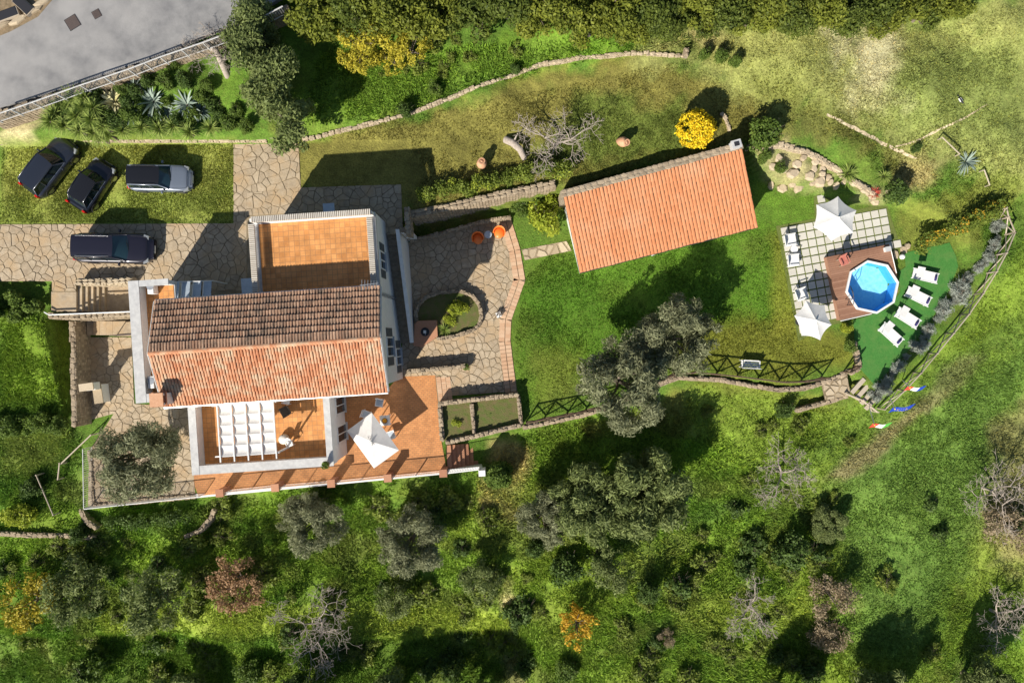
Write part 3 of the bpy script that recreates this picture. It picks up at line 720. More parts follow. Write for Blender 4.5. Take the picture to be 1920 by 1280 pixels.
NU0, _ = HU(467, 470, 7.3); NU1 = 6.2; _, NVN = HU(580, 398, 7.3)
BU0, _ = HU(356, 830, 4.1); BU1, _ = HU(621, 800, 4.1); _, BVS = HU(490, 882, 4.1)
FZ = 6.4
# walls
b = MB(); prof = [(-2.75, -.3), (2.75, -.3), (2.75, 7.66), (0, 8.72), (-2.75, 7.5)]
for u in (-6.1, 6.2): b.v += [HW(u, v, z) for v, z in prof]
b.f += [(0, 1, 2, 3, 4), (9, 8, 7, 6, 5)] + [((i + 1) % 5, i, 5 + i, 5 + (i + 1) % 5) for i in range(5)]; b.lc += [.5] * 7
b.build('main_wall', M['white'], villa)
part('west_wing_wall', 'white', [(UW + .1, UX, VS + .1, VN - .1, -.3, FZ)])
part('north_wing_wall', 'white', [(NU0 + .1, NU1, 2.6, NVN - .1, -.3, FZ)])
part('balcony_wall', 'white', [(BU0 + .1, BU1 - .1, BVS + .1, -2.6, -.3, 3.1)])
# orange roof floors, a centimetre above the slabs
part('west_terrace_floor', 'terra', [(UW + .35, UX - .05, VS + .4, VN - .3, FZ - .1, FZ + .03)])
part('north_terrace_floor', 'terra', [(NU0 + .3, NU1 - .25, 2.76, NVN - .3, FZ - .1, FZ + .03)])
part('balcony_floor', 'terra', [(BU0 + .45, BU1 - .35, BVS + .45, -2.76, 3.0, 3.13)])
# parapets: plaster upstand with grey coping
def parapet(segs, z0, z1, over=.06):
    part('parapet', 'white', [(a, bb, c, d, z0, z1 - .08) for a, bb, c, d in segs])
    for a, bb, c, d in segs: part('coping', 'cap', [(a - over, bb + over, c - over, d + over, z1 - .08, z1)])
parapet([(UW + .06, UW + .56, VS + .06, VN - .06)], FZ - .3, 7.3)
parapet([(UW + .62, UX, VN - .3, VN - .06)], FZ - .3, 7.28)
parapet([(UW + .62, -6.1, VS + .06, VS + .45)], FZ - .3, 7.28)
parapet([(BU0 + .06, BU0 + .42, BVS + .06, -2.9)], 2.9, 4.1)
parapet([(BU0 + .5, BU1 - .42, BVS + .06, BVS + .5)], 2.9, 4.08)
parapet([(BU1 - .36, BU1 - .06, BVS + .06, -3.0)], 2.9, 4.1)
# lattice parapet of the north terrace: posts, open tile lattice, scalloped coping
def lattice(u0, v0, u1, v1):
    L = math.hypot(u1 - u0, v1 - v0); du, dv = (u1 - u0) / L, (v1 - v0) / L
    b = MB(); z0, z1 = FZ, FZ + .78; n = int(L / .13)
    for k in range(n):
        for s in (0, 1):
            a = k * L / n; c = (k + 1) * L / n
            if s: a, c = c, a
            b.tube([HW(u0 + du * a, v0 + dv * a, z0), HW(u0 + du * (a + c) / 2, v0 + dv * (a + c) / 2, (z0 + z1) / 2), HW(u0 + du * a, v0 + dv * a, z1)], .026, 4)
    b.build('lattice', M['cap'], villa, kind='stuff')
    w = .17; nu, nv = (w if abs(dv) > .5 else 0), (w if abs(du) > .5 else 0)
    part('coping', 'stone', [(min(u0, u1) - nu, max(u0, u1) + nu, min(v0, v1) - nv, max(v0, v1) + nv, z1, z1 + .07)])
    b = MB(); n = int(L / .11)
    for k in range(n):
        a = (k + .5) * L / n; p = HW(u0 + du * a, v0 + dv * a, z1 + .09)
        b.box(p, (.06, .34, .05) if abs(du) > .5 else (.34, .06, .05), HA)
    b.build('coping_tiles', M['copetile'], villa, kind='stuff')
for q in (0,):
    e = .2
    lattice(NU0 + e, NVN - e, NU1 - .1, NVN - e); part('parapet', 'white', [(NU0 + .1, NU1 - .05, NVN - .3, NVN - .12, FZ, FZ + .78)]); lattice(NU0 + e, 3.0, NU0 + e, NVN - e - .25); lattice(NU1 - e, 3.0, NU1 - e, NVN - e - .25)
part('kerb', 'cap', [(NU0 + .06, NU1, NVN - .34, NVN - .06, FZ - .2, FZ + .06)]); part('kerb', 'cap', [(NU0 + .06, NU0 + .34, 2.8, NVN - .36, FZ - .2, FZ + .055)]); part('kerb', 'cap', [(NU1 - .34, NU1 + .02, 2.8, NVN - .36, FZ - .2, FZ + .055)])

# tiled roofs
def tiles(A, B, C_, D, pitch, row, lift, rise, m, parent, jit=.012, name='roof_tiles'):
    A, B, C_, D = [Vector(q) for q in (A, B, C_, D)]; b = MB()
    L = ((B - A).length + (C_ - D).length) / 2; S = ((D - A).length + (C_ - B).length) / 2; nc = int(L / pitch); nr = int(round(S / row))
    pt = lambda s, t: (A.lerp(B, s)).lerp(D.lerp(C_, s), t)
    nrm = (B - A).cross(D - A).normalized(); K = 4
    for i in range(nc):
        for j in range(nr):
            jx = rnd(-jit, jit) / L; jl = rnd(-jit, jit); t0 = max(j / nr - .03, -.006) + rnd(-.004, .004); t1 = (j + 1) / nr; vs = []
            for (t, lf, wd) in ((t0, lift, 1.04), (t1, .012, .86)):
                for k in range(K + 1):
                    a = math.pi * k / K; s = (i + .5 - math.cos(a) * .46 * wd) / nc + jx
                    vs.append(pt(min(max(s, 0), 1), t) + nrm * (lf + jl * .5 + math.sin(a) * rise))
            vs.append(pt((i + .5) / nc, t0) + nrm * -.01)
            fs = [(k, k + 1, K + 2 + k, K + 1 + k) for k in range(K)] + [(k + 1, k, 2 * K + 2) for k in range(K)]
            b.add(vs, fs, min(1, max(0, random.gauss(.5, .3))))
    o = b.build(name, M[m], parent, kind='stuff'); return o
EN, ES, RZ = 7.86, 7.66, 8.95
rw, re_, n0, s0 = -6.62, 6.5, 3.0, -3.12
b = MB()
for (v0, z0, v1, z1) in ((n0, EN, 0, RZ), (0, RZ, s0, ES)):
    q = [HW(rw, v0, z0), HW(re_, v0, z0), HW(re_, v1, z1), HW(rw, v1, z1)]
    if v0 > v1 and v0 > 0: q = [q[1], q[0], q[3], q[2]]
    else: q = [q[3], q[2], q[1], q[0]]
    b.hexa([(x, y, z - .16) for x, y, z in q] + [(x, y, z - .02) for x, y, z in q])
b.build('roof_deck', M['wood'], villa)
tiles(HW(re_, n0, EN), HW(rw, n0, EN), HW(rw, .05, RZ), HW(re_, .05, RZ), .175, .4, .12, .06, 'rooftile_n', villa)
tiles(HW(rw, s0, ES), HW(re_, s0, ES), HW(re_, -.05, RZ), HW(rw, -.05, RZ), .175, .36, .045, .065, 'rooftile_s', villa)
b = MB(); n = 38
for k in range(n):
    u = rw + (re_ - rw) * (k + .5) / n; K = 5; vs = []
    for (du, r) in ((-.19, .15), (.19, .13)):
        for q in range(K + 1):
            a = math.pi * q / K; vs.append(HW(u + du, -math.cos(a) * r, RZ - .02 + math.sin(a) * r * .75))
    b.add(vs, [(q, q + 1, K + 2 + q, K + 1 + q)[::-1] for q in range(K)])
b.build('ridge_tiles', M['rooftile_s'], villa, kind='stuff')
for (v, z) in ((n0 + .07, EN - .06), (s0 - .07, ES - .06)):
    MB().tube([HW(rw, v, z), HW(re_, v, z)], .07, 8).build('gutter', M['zinc'], villa)
for u in (rw - .02, re_ + .02):
    b = MB()
    for (v0, z0, v1, z1) in ((n0, EN, 0, RZ), (s0, ES, 0, RZ)): b.tube([HW(u, v0, z0 + .02), HW(u, v1, z1 + .02)], .07, 4)
    b.build('verge_trim', M['cap'], villa)
# chimney
cu, cv = HU(302, 748, 8.6); chim = part('chimney', 'white', [(cu - .33, cu + .33, cv - .33, cv + .33, 7.2, 8.75)])
cc = MB(); hbox(cc, cu - .42, cu + .42, cv - .42, cv + .42, 8.75, 8.85); cc.build('chimney_cap', M['brickred'], chim)
for a in (-1, 1):
    for c in (-1, 1): hb = MB(); hbox(hb, cu + a * .27 - .06, cu + a * .27 + .06, cv + c * .27 - .06, cv + c * .27 + .06, 8.85, 9.08); hb.build('chimney_pillar', M['white'], chim)
hb = MB(); hbox(hb, cu - .38, cu + .38, cv - .38, cv + .38, 9.08, 9.15); hb.build('chimney_top', M['terracotta'], chim)
# windows on the walls (face: 'E' or 'S' or 'N')
def window(face, at, c, w, z0, z1, shutters=True, m='shutter'):
    def fb(mb, a0, a1, d0, d1, za, zb):
        if face == 'E': hbox(mb, at + d0, at + d1, c + a0, c + a1, za, zb)
        elif face == 'S': hbox(mb, c + a0, c + a1, at - d1, at - d0, za, zb)
        else: hbox(mb, c + a0, c + a1, at + d0, at + d1, za, zb)
    f = MB()
    for q in ((-w / 2 - .07, -w / 2, z0, z1), (w / 2, w / 2 + .07, z0, z1), (-w / 2 - .07, w / 2 + .07, z1 + .002, z1 + .08), (-.03, .03, z0, z1)): fb(f, q[0], q[1], .0, .06, q[2], q[3])
    win = f.build('window', M['whitepaint'], villa)
    g = MB(); fb(g, -w / 2, w / 2, -.02, .025, z0, z1); g.build('pane', M['glass'], win)
    s = MB(); fb(s, -w / 2 - .12, w / 2 + .12, .0, .16, z0 - .07, z0 - .01); s.build('sill', M['cap'], win)
    if shutters:
        for k in (-1, 1):
            s = MB(); a0, a1 = sorted((k * (w / 2 + .09), k * (w / 2 + .09 + w / 2))); fb(s, a0, a1, .005, .05, z0, z1)
            h = z0 + .08
            while h < z1 - .06: fb(s, a0 + .05, a1 - .05, .05, .065, h, h + .04); h += .09
            s.build('shutter', M[m], win)
_, v1 = HU(709, 487, 5.6); window('E', NU1, v1, 1.0, 4.3, 5.7)
_, v1 = HU(727, 650, 4.9); window('E', 6.2, v1, 1.1, 3.4, 5.4)
_, v1 = HU(735, 660, 1.5); window('E', 6.2, -1.2, 1.0, .6, 2.2, True)
for v in (-4.2, -6.1): window('E', BU1 - .1, v, 1.0, .1, 2.3, False)
for u in (-2.0, 1.0): window('S', -2.75, u, 1.2, 3.2, 5.4)
for u in (-3.5, -.5): window('S', BVS + .1, u, 1.2, .3, 2.2)
window('N', NVN - .1, 4.6, 1.0, 4.3, 5.6); window('N', NVN - .1, 1.2, 1.0, 4.3, 5.6)
# canopy over the north door, pipe, awnings
u, v = HU(615, 385, 5.2); part('door_hood', 'bluegrey', [(u - .35, u + .35, NVN - .12, v + .15, 5.0, 5.08)])
u, v = HU(463, 537, 5.0); part('awning', 'bluegrey', [(u - .32, NU0 + .1, v - .5, v + .5, 5.0, 5.06)])
part('downpipe', 'zinc', [(6.2, 6.3, 2.7, 2.8, .0, 7.6)])
# glass lean-to on the north side
u0, v0 = HU(320, 553, 6.2); u1, _ = HU(396, 553, 5.6); _, v1 = HU(350, 527, 6.0)
gl = thing('glass_canopy', 'blue grey glass lean-to canopy between the two roof terraces', 'canopy', HW(u0, v0, 3.0))
for k in range(4):
    a = u0 + (u1 - u0) * k / 4; c = u0 + (u1 - u0) * (k + 1) / 4; zt = (6.45, 6.2, 5.9, 5.7)[k]
    p = MB().hexa([HW(a, 2.8, zt), HW(c - .05, 2.8, zt), HW(c - .05, v1, zt - .45), HW(a, v1, zt - .45), HW(a, 2.8, zt + .03), HW(c - .05, 2.8, zt + .03), HW(c - .05, v1, zt - .42), HW(a, v1, zt - .42)]).build('pane', M['glassblue'] if 'glassblue' in M else M['bluegrey'], gl)
    MB().tube([HW(a, 2.8, zt + .05), HW(a, v1, zt - .4)], .035, 4).build('bar', M['whitepaint'], p)
for a in (u0, u1): MB().tube([HW(a, v1, 3.0), HW(a, v1, 6.1 if a == u0 else 5.3)], .04, 6).build('post', M['whitepaint'], gl)
MB().tube([HW(u0, v1, 6.05), HW(u1, v1, 5.3)], .035, 6).build('edge_rail', M['whitepaint'], gl)
# air conditioners on the west roof strip
for (x, y, lab) in ((286, 540, 'white box unit at the top end of the narrow west roof strip'), (287, 716, 'white box unit near the chimney on the narrow west roof strip')):
    u, v = HU(x, y, 6.8); t = thing('air_conditioner', lab, 'air conditioner', HW(u, v, FZ + .03), HA)
    MB().box((0, 0, .35), (.36, .72, .58)).build('casing', M['whitepaint'], t, world=False, bevel=.02)
    MB().box((0, -.28, .03), (.3, .06, .06)).build('foot', M['dark'], t, world=False); MB().box((0, .28, .03), (.3, .06, .06)).build('foot', M['dark'], t, world=False)
    b = MB(); b.lathe([(.22, 0), (.22, .012), (.02, .016)], (0, .08, .642), 14); b.build('fan_grille', M['zinc'], t, world=False)
# aerial
u, v = HU(682, 536, 8.6); t = thing('tv_aerial', 'spiky metal television aerial above the lattice terrace corner', 'aerial', HW(u, v, EN - .1), HA)
MB().tube([(0, 0, 0), (0, 0, 1.5)], .025, 6).build('mast', M['zinc'], t, world=False)
MB().tube([(-.1, 0, 1.4), (.95, .05, 1.4)], .018, 5).build('boom', M['zinc'], t, world=False)
for k in range(6): MB().tube([(k * .17 - .02, -.3 + k * .02, 1.4), (k * .17 + .04, .3 - k * .02, 1.42)], .013, 4).build('element', M['zinc'], t, world=False)
# east stairs
st = thing('white_stairway', 'straight stairway going down between the villa and a white side wall', 'stairs', HW(6.6, 3, 0))
N_ = 18
for k in range(N_):
    v = 6.9 - (k + .5) * 7.2 / N_; z = 3.0 - (k + 1) * 3.0 / (N_ + 1)
    b = MB(); hbox(b, 6.22, 6.98, v - .2, v + .2 + .02, -.1, z); b.build('step', M['joint' if k % 2 else 'iron'] if False else M['core'], st)
b = MB(); b.hexa([HW(7.0, -.3, -.1), HW(7.2, -.3, -.1), HW(7.2, 6.9, -.1), HW(7.0, 6.9, -.1), HW(7.0, -.3, .95), HW(7.2, -.3, .95), HW(7.2, 6.9, 3.95), HW(7.0, 6.9, 3.95)]); b.build('side_wall', M['white'], st)
b = MB(); b.hexa([HW(6.98, -.32, .95), HW(7.22, -.32, .95), HW(7.22, 6.92, 3.95), HW(6.98, 6.92, 3.95), HW(6.98, -.32, 1.0), HW(7.22, -.32, 1.0), HW(7.22, 6.92, 4.0), HW(6.98, 6.92, 4.0)]); b.build('wall_coping', M['whitepaint'], st)
b = MB(); hbox(b, 7.24, 7.9, 6.72, 6.9, -.1, 3.7); b.build('end_wall', M['white'], st)
# ---- small house
Gc = [P(1057, 370, 3.9), P(1392, 279, 3.9), P(1421, 425, 2.75), P(1087, 511, 2.75)]
gh = thing('guest_house', 'small single storey house with bright orange single pitch tile roof', 'house', (*((Gc[0] + Gc[2]) / 2)[:2], 0))
NWg, NEg, SEg, SWg = Gc
cen = (NWg + NEg + SEg + SWg) / 4
ins = [cen + (q - cen) * .95 for q in Gc]
b = MB(); b.hexa([(q.x, q.y, -.2) for q in (ins[3], ins[2], ins[1], ins[0])] + [(q.x, q.y, q.z - .2) for q in (ins[3], ins[2], ins[1], ins[0])]); b.build('wall', M['white'], gh)
b = MB(); b.hexa([(q.x, q.y, q.z - .15) for q in (SWg, SEg, NEg, NWg)] + [(q.x, q.y, q.z - .01) for q in (SWg, SEg, NEg, NWg)]); b.build('roof_deck', M['woodbrown'], gh)
tiles(SWg, SEg, NEg, NWg, .235, .35, .018, .04, 'rooftile_g', gh, jit=.012)
MB().tube([SWg + Vector((0, 0, -.08)), SEg + Vector((0, 0, -.08))], .07, 8).build('gutter', M['dark'], gh)
d = (NEg - NWg).normalized(); nn = Vector((-d.y, d.x, 0))
wallA = NWg + nn * .22 - d * .1; wallB = NEg + nn * .22 + d * .05
b = MB(); b.hexa([(*(wallA - nn * .22)[:2], -.1), (*(wallB - nn * .22)[:2], -.1), (*(wallB + nn * .22)[:2], -.1), (*(wallA + nn * .22)[:2], -.1),
                  (*(wallA - nn * .22)[:2], 3.98), (*(wallB - nn * .22)[:2], 3.98), (*(wallB + nn * .22)[:2], 3.98), (*(wallA + nn * .22)[:2], 3.98)]); bw = b.build('back_wall', M['core'], gh)
n = 30
for k in range(n):
    for r in (-.11, .11):
        p = wallA.lerp(wallB, (k + .5 + rnd(-.2, .2)) / n) + nn * (r + rnd(-.03, .03)); p.z = 3.94
        stone(bw, p, ((wallB - wallA).length / n * rnd(.95, 1.2), rnd(.24, .3), .07), math.atan2(d.y, d.x) + rnd(-.2, .2))
p = P(1380, 271, 4.4); a = math.atan2(d.y, d.x)
cb = MB().box((p.x, p.y, 4.1), (.55, .45, .7), a).build('chimney', M['cap'], gh); MB().box((p.x, p.y, 4.5), (.62, .52, .08), a).build('chimney_cap', M['cap'], cb)
MB().box((p.x, p.y, 4.56), (.3, .26, .04), a).build('flue', M['dark'], cb)
# its south windows and door
dd = (ins[2] - ins[3]).normalized(); a = math.atan2(dd.y, dd.x); out = Vector((dd.y, -dd.x, 0))
for t, w_, z0, z1, nm in ((.2, 1.1, .9, 2.1, 'window'), (.5, 1.0, .05, 2.2, 'door'), (.78, 1.1, .9, 2.1, 'window')):
    q = ins[3].lerp(ins[2], t) + out * .03; f = MB().box((q.x, q.y, (z0 + z1) / 2), (w_ + .16, .06, z1 - z0 + .16), a).build(nm, M['whitepaint'], gh)
    q = q + out * .04; MB().box((q.x, q.y, (z0 + z1) / 2), (w_, .03, z1 - z0), a).build('pane', M['glass'], f)
ee = (ins[1] - ins[2]).normalized(); q = ins[2].lerp(ins[1], .35); a2 = math.atan2(ee.y, ee.x); MB().box((q.x + .03, q.y, 1.1), (.95, .08, 2.2), a2).build('door', M['woodbrown'], gh)
# ---------------------------------------------------------------- pool corner
def water_mat():
    m = bpy.data.materials.new('pool_water'); m.use_nodes = True; N = m.node_tree.nodes; L = m.node_tree.links
    N.remove(N['Principled BSDF']); tr = N.new('ShaderNodeBsdfTransparent'); tr.inputs['Color'].default_value = (.8, .95, 1, 1)
    gl = N.new('ShaderNodeBsdfGlossy'); gl.inputs['Roughness'].default_value = .03; fr = None
    bp = N.new('ShaderNodeBump'); bp.inputs['Strength'].default_value = .35; bp.inputs['Distance'].default_value = .05
    n = N.new('ShaderNodeTexNoise'); n.inputs['Scale'].default_value = 5; tc = N.new('ShaderNodeTexCoord'); L.new(tc.outputs['Object'], n.inputs['Vector'])
    L.new(n.outputs['Fac'], bp.inputs['Height']); L.new(bp.outputs[0], gl.inputs['Normal']); pass
    mx = N.new('ShaderNodeMixShader'); mx.inputs[0].default_value = .05; L.new(tr.outputs[0], mx.inputs[1]); L.new(gl.outputs[0], mx.inputs[2])
    L.new(mx.outputs[0], N['Material Output'].inputs['Surface']); return m
M['water'] = water_mat()
M['liner'] = mat('pool_liner', (.3, .68, .88), (.5, .85, .96), 4, .5, detail=6)  # paler mottling paints rippled water light into the liner
M['linerwall'] = mat('pool_liner_wall', (.06, .36, .75), (.09, .42, .82), 3, .5)
UD = Vector((math.cos(rad(10.5)), math.sin(rad(10.5)), 0)); VD = Vector((UD.y, -UD.x, 0))     # rows run to the right, columns down the picture
PVA = rad(10.5)
pool_poly = PW([(1455,424),(1528,410),(1526,368),(1556,363),(1560,402),(1662,382),(1690,466),(1672,468),(1558,492),(1582,604),(1546,612),(1497,640)])
base = MB().prism(PW([(1455,424),(1528,410),(1526,368),(1556,363),(1560,402),(1662,382),(1690,466),(1666,470),(1560,490),(1582,604),(1546,612),(1497,640)]), -.1, .01).build('pool_terrace', mat('paver_grass_joint', (.1, .13, .03), (.16, .19, .05), 9, .95, .5), kind='structure')
o0 = P(1462, 427); pit = .578
for i in range(-1, 15):
    for j in range(-6, 17):
        c = o0 + UD * (i + .5) * pit + VD * (j + .5) * pit
        if all(inpoly((c + UD * a + VD * b)[:2], pool_poly) for a in (-.16, .16) for b in (-.16, .16)):
            MB().box((c.x, c.y, .025 + rnd(0, .008)), (.49, .49, .06), PVA + rnd(-.015, .015)).build('paver', M['paver'], base)
DZ = .55
dk = thing('pool_deck', 'raised brown timber deck round the octagonal pool', 'deck', (*P(1600, 540)[:2], 0))
D0, D1, D2, D3 = P(1551, 482, DZ), P(1667, 458, DZ), P(1684, 570, DZ), P(1576, 600, DZ)
octo = [P(x, y, .75) for x, y in ((1641,490),(1675,510),(1684,547),(1662,577),(1632,586),(1600,566),(1589,527),(1607,500))]
oc = sum(octo, Vector()) / 8; octo = [oc + Vector((1.83 * math.cos(a), 1.83 * math.sin(a), 0)) for a in [rad(100) - k * math.pi / 4 for k in range(8)]]
deck_poly = [D0, D1, P(1681, 512, DZ), P(1684, 547, DZ), P(1662, 577, DZ), P(1632, 588, DZ), D3]
def cut(pol, hole):
    out = []; n = len(hole)
    for i in range(n):
        a, b = hole[i], hole[(i + 1) % n]; ex, ey = b[0] - a[0], b[1] - a[1]; l = math.hypot(ex, ey); nx_, ny_ = ey / l, -ex / l; d = a[0] * nx_ + a[1] * ny_
        o = halfclip(pol, -nx_, -ny_, -d)
        if len(o) >= 3: out.append(o)
        pol = halfclip(pol, nx_, ny_, d)
        if len(pol) < 3: return out
    return out
hole = [(oc.x + (p.x - oc.x) * .985, oc.y + (p.y - oc.y) * .985) for p in octo][::-1]
fr = MB()
for q in cut([(p.x, p.y) for p in deck_poly], hole): fr.prism(q, -.1, DZ - .06)
fr.build('frame', M['woodbrown'], dk)
pn = 0; du = (D1 - D0).normalized(); dv = Vector((du.y, -du.x, 0)); L = (D3 - D0).length; k = 0; pwd = .145
while k * pwd < L + .6:
    pol = [(p.x, p.y) for p in deck_poly]
    for sgn, d in ((1, (D0 + dv * ((k + 1) * pwd - .012))), (-1, D0 + dv * (k * pwd))):
        nx_, ny_ = dv.x * sgn, dv.y * sgn; pol = halfclip(pol, nx_, ny_, d.x * nx_ + d.y * ny_)
        if len(pol) < 3: break
    if len(pol) >= 3:
        lc_ = rnd(0, 1)
        for q in cut(pol, hole):
            ar = abs(sum(q[i][0] * q[i - 1][1] - q[i - 1][0] * q[i][1] for i in range(len(q)))) / 2
            if ar > .004: MB().prism(q, DZ - .05, DZ, lc=lc_).build('plank', M['deck'], dk)
    k += 1
for a, bb in ((D0, D1), (D0, D3), (D1, P(1684, 547, DZ))):
    d = bb - a; MB().box(((a.x + bb.x) / 2, (a.y + bb.y) / 2, .24), (d.length, .04, .48), math.atan2(d.y, d.x)).build('fascia', M['deck'], dk)
MB().tube([D1 + Vector((.02, 0, .05)), P(1681, 512, DZ + .05)], .035, 4).build('white_edge', M['whitepaint'], dk)
MB().tube([D3 + Vector((0, -.05, 0)), P(1634, 588, DZ)], .035, 4).build('white_edge', M['whitepaint'], dk)
pl = thing('swimming_pool', 'octagonal blue pool with white rim sunk in the timber deck', 'swimming pool', (oc.x, oc.y, 0))
RZp = .72
def ring(s, z): return [(oc.x + (p.x - oc.x) * s, oc.y + (p.y - oc.y) * s, z) for p in octo]
b = MB(); b.v = ring(1.015, RZp - .1) + ring(1.015, RZp) + ring(.935, RZp) + ring(.935, RZp - .1)
for r in range(3): b.f += [(r * 8 + (k + 1) % 8, r * 8 + k, r * 8 + 8 + k, r * 8 + 8 + (k + 1) % 8)[::-1] for k in range(8)]
b.lc = [.5] * len(b.f); b.build('rim', M['whitepaint'], pl)
b = MB(); b.v = ring(.945, RZp - .05) + ring(.945, -.45); b.f = [(k, (k + 1) % 8, 8 + (k + 1) % 8, 8 + k) for k in range(8)]; b.lc = [.5] * 8; b.build('liner_wall', M['linerwall'], pl)
b = MB(); b.v = ring(.945, -.44); b.f = [tuple(range(7, -1, -1))]; b.lc = [.5]; b.build('liner_floor', M['liner'], pl)
b = MB(); b.v = ring(1.0, RZp - .06) + ring(1.0, -.5); b.f = [(k, (k + 1) % 8, 8 + (k + 1) % 8, 8 + k)[::-1] for k in range(8)]; b.lc = [.5] * 8; b.build('outer_wall', M['zinc'], pl)
b = MB(); b.v = ring(.94, RZp - .17); b.f = [tuple(range(7, -1, -1))]; b.lc = [.5]; b.build('water', M['water'], pl)
# things on the deck
def armchair(name, label, loc, rz, m, legs='dark', seat=.42, w=.56, group=None):
    t = thing(name, label, 'chair', loc, rz, group)
    MB().box((0, 0, seat), (w, w, .05), taper=.96).build('seat', M[m], t, world=False, bevel=.015)
    b = MB(); b.hexa([(-w * .46, -.32 * w - .12, seat), (w * .46, -.32 * w - .12, seat), (w * .46, -.32 * w - .06, seat), (-w * .46, -.32 * w - .06, seat),
                      (-w * .42, -.32 * w - .3, seat + .45), (w * .42, -.32 * w - .3, seat + .45), (w * .42, -.32 * w - .26, seat + .45), (-w * .42, -.32 * w - .26, seat + .45)])
    b.build('backrest', M[m], t, world=False, bevel=.015)
    for s in (-1, 1):
        MB().box((s * w * .5, -.02, seat + .2), (.05, w * .9, .04)).build('armrest', M[m], t, world=False)
        for q in (-1, 1): MB().tube([(s * w * .46, q * w * .42, 0), (s * w * .46, q * w * .4, seat + (.2 if q > 0 else 0))], .02, 5).build('leg', M[legs], t, world=False)
    return t
M['redcloth'] = mat('red_cloth', (.42, .13, .1), (.5, .2, .15), 6, .9)
M['blacksling'] = mat('dark_rattan', (.06, .05, .04), (.12, .1, .08), 20, .8)
p = P(1577, 491, DZ); armchair('deck_chair', 'small reddish chair at the left corner of the pool deck', p, rad(-155), 'redcloth', 'wood')
p = P(1661, 468, DZ); t = thing('filter_box', 'small white box on the upper right corner of the deck', 'box', (p.x, p.y, DZ), PVA)
MB().box((0, 0, .15), (.36, .3, .3)).build('box', M['whitepaint'], t, world=False, bevel=.02); MB().box((0, 0, .315), (.4, .34, .03)).build('lid', M['cap'], t, world=False)
p = P(1692, 481, .3); t = thing('globe_lamp', 'white globe lamp on the stones right of the pool deck', 'lamp', (p.x, p.y, 0))
MB().lathe([(.05, 0), (.05, .12)], n=8).build('stem', M['dark'], t, world=False); MB().lathe([(.03, .1), (.13, .14), (.19, .24), (.19, .33), (.13, .43), (.03, .47)], n=16).build('globe', M['whitepaint'], t, world=False, smooth=True)
# pool ladder arch
p = P(1588, 572, DZ); b = MB()
lad = thing('pool_ladder', 'thin bent dark pole standing on the left of the deck', 'ladder', (p.x, p.y, DZ))
MB().tube([(0, 0, 0), (0, 0, .9), (-.15, .3, 1.3), (-.3, .8, 1.45), (-.35, 1.1, 1.3)], .022, 6).build('rail', M['dark'], lad, world=False); MB().tube([(-.1, .4, 0), (-.1, .4, .9), (-.2, .6, 1.3), (-.35, .9, 1.42), (-.4, 1.2, 1.3)], .022, 6).build('rail', M['dark'], lad, world=False)
for z in (.35, .6): MB().tube([(0, 0, z), (-.1, .4, z)], .02, 5).build('rung', M['dark'], lad, world=False)
# artificial turf
MB().prism(PW([(1696,474),(1740,464),(1780,455),(1792,480),(1796,500),(1778,545),(1745,600),(1700,660),(1640,722),(1612,690),(1602,640),(1600,600),(1634,590),(1665,578),(1688,547),(1684,510),(1698,500)]), -.05, .03).build('artificial_turf', M['turf'], kind='structure')
# parasols
def parasol(name, label, hub, zb, r, n, rim, apex, rot, sx=1.0, sy=1.0, pole_off=(0, 0), base_m='dark', sag=.1, group=None):
    t = thing(name, label, 'parasol', (hub[0], hub[1], zb), rot, group)
    b = MB(); a0 = math.pi / n; rimv = []
    for k in range(n):
        a = a0 + 2 * math.pi * k / n; rimv.append(Vector((r * math.cos(a) * sx, r * math.sin(a) * sy, rim)))
    top = Vector((0, 0, apex))
    for k in range(n):
        p, q = rimv[k], rimv[(k + 1) % n]; S = 6; T = 5; vs = []
        for i in range(S + 1):
            for j in range(T + 1):
                s, u = i / S, j / T; e = p.lerp(q, u); e = e * (1 - sag * 4 * u * (1 - u) * .9) + Vector((0, 0, rim * sag * 4 * u * (1 - u) * .9 - .0)); w = top.lerp(e, s)
                w.z = apex + (rim - apex) * (s ** .9) + .05 * 4 * u * (1 - u) * s * (-.6); vs.append(w)
        fs = [(i * (T + 1) + j, (i + 1) * (T + 1) + j, (i + 1) * (T + 1) + j + 1, i * (T + 1) + j + 1) for i in range(S) for j in range(T)]
        pn_ = MB().add(vs, fs, .5).build('canopy_panel', M['fabric'], t, world=False, smooth=True)
        MB().tube([top + Vector((0, 0, -.06)), p + Vector((0, 0, -.04))], .012, 4).build('rib', M['cap'], pn_, world=False)
    MB().lathe([(.07, apex - .02), (.06, apex + .06), (.015, apex + .12)], n=10).build('finial', M['whitepaint'], t, world=False)
    px_, py_ = pole_off
    MB().tube([(px_, py_, .0), (px_, py_, apex - (.05 if px_ == 0 == py_ else -.15))], .03, 8).build('pole', M['zinc'], t, world=False)
    if px_ or py_: MB().tube([(px_, py_, apex + .1), (0, 0, apex + .16)], .025, 6).build('arm', M['zinc'], t, world=False)
    MB().lathe([(.32, 0), (.32, .08), (.06, .11)], (px_, py_, 0), 14).build('base', M[base_m], t, world=False)
    return t
parasol('parasol', 'larger white six sided parasol at the upper end of the paved pool terrace', P(1571, 408, 2.6), .03, 1.5, 6, 2.15, 2.7, rad(-8), 1.03, 1.0, group='pool parasols')
parasol('parasol', 'white six sided parasol at the lower left corner of the pool terrace', P(1529, 600, 2.5), .03, 1.33, 6, 2.1, 2.6, rad(20), .92, 1.05, group='pool parasols')
pr = parasol('parasol', 'white rectangular parasol tilted square over the orange terrace dining set', P(697, 827, 2.65), .03, 1.72, 4, 2.25, 2.75, rad(-54), 1.26, .84, sag=.0)
b = MB()      # dark script strokes round the hub of the terrace parasol
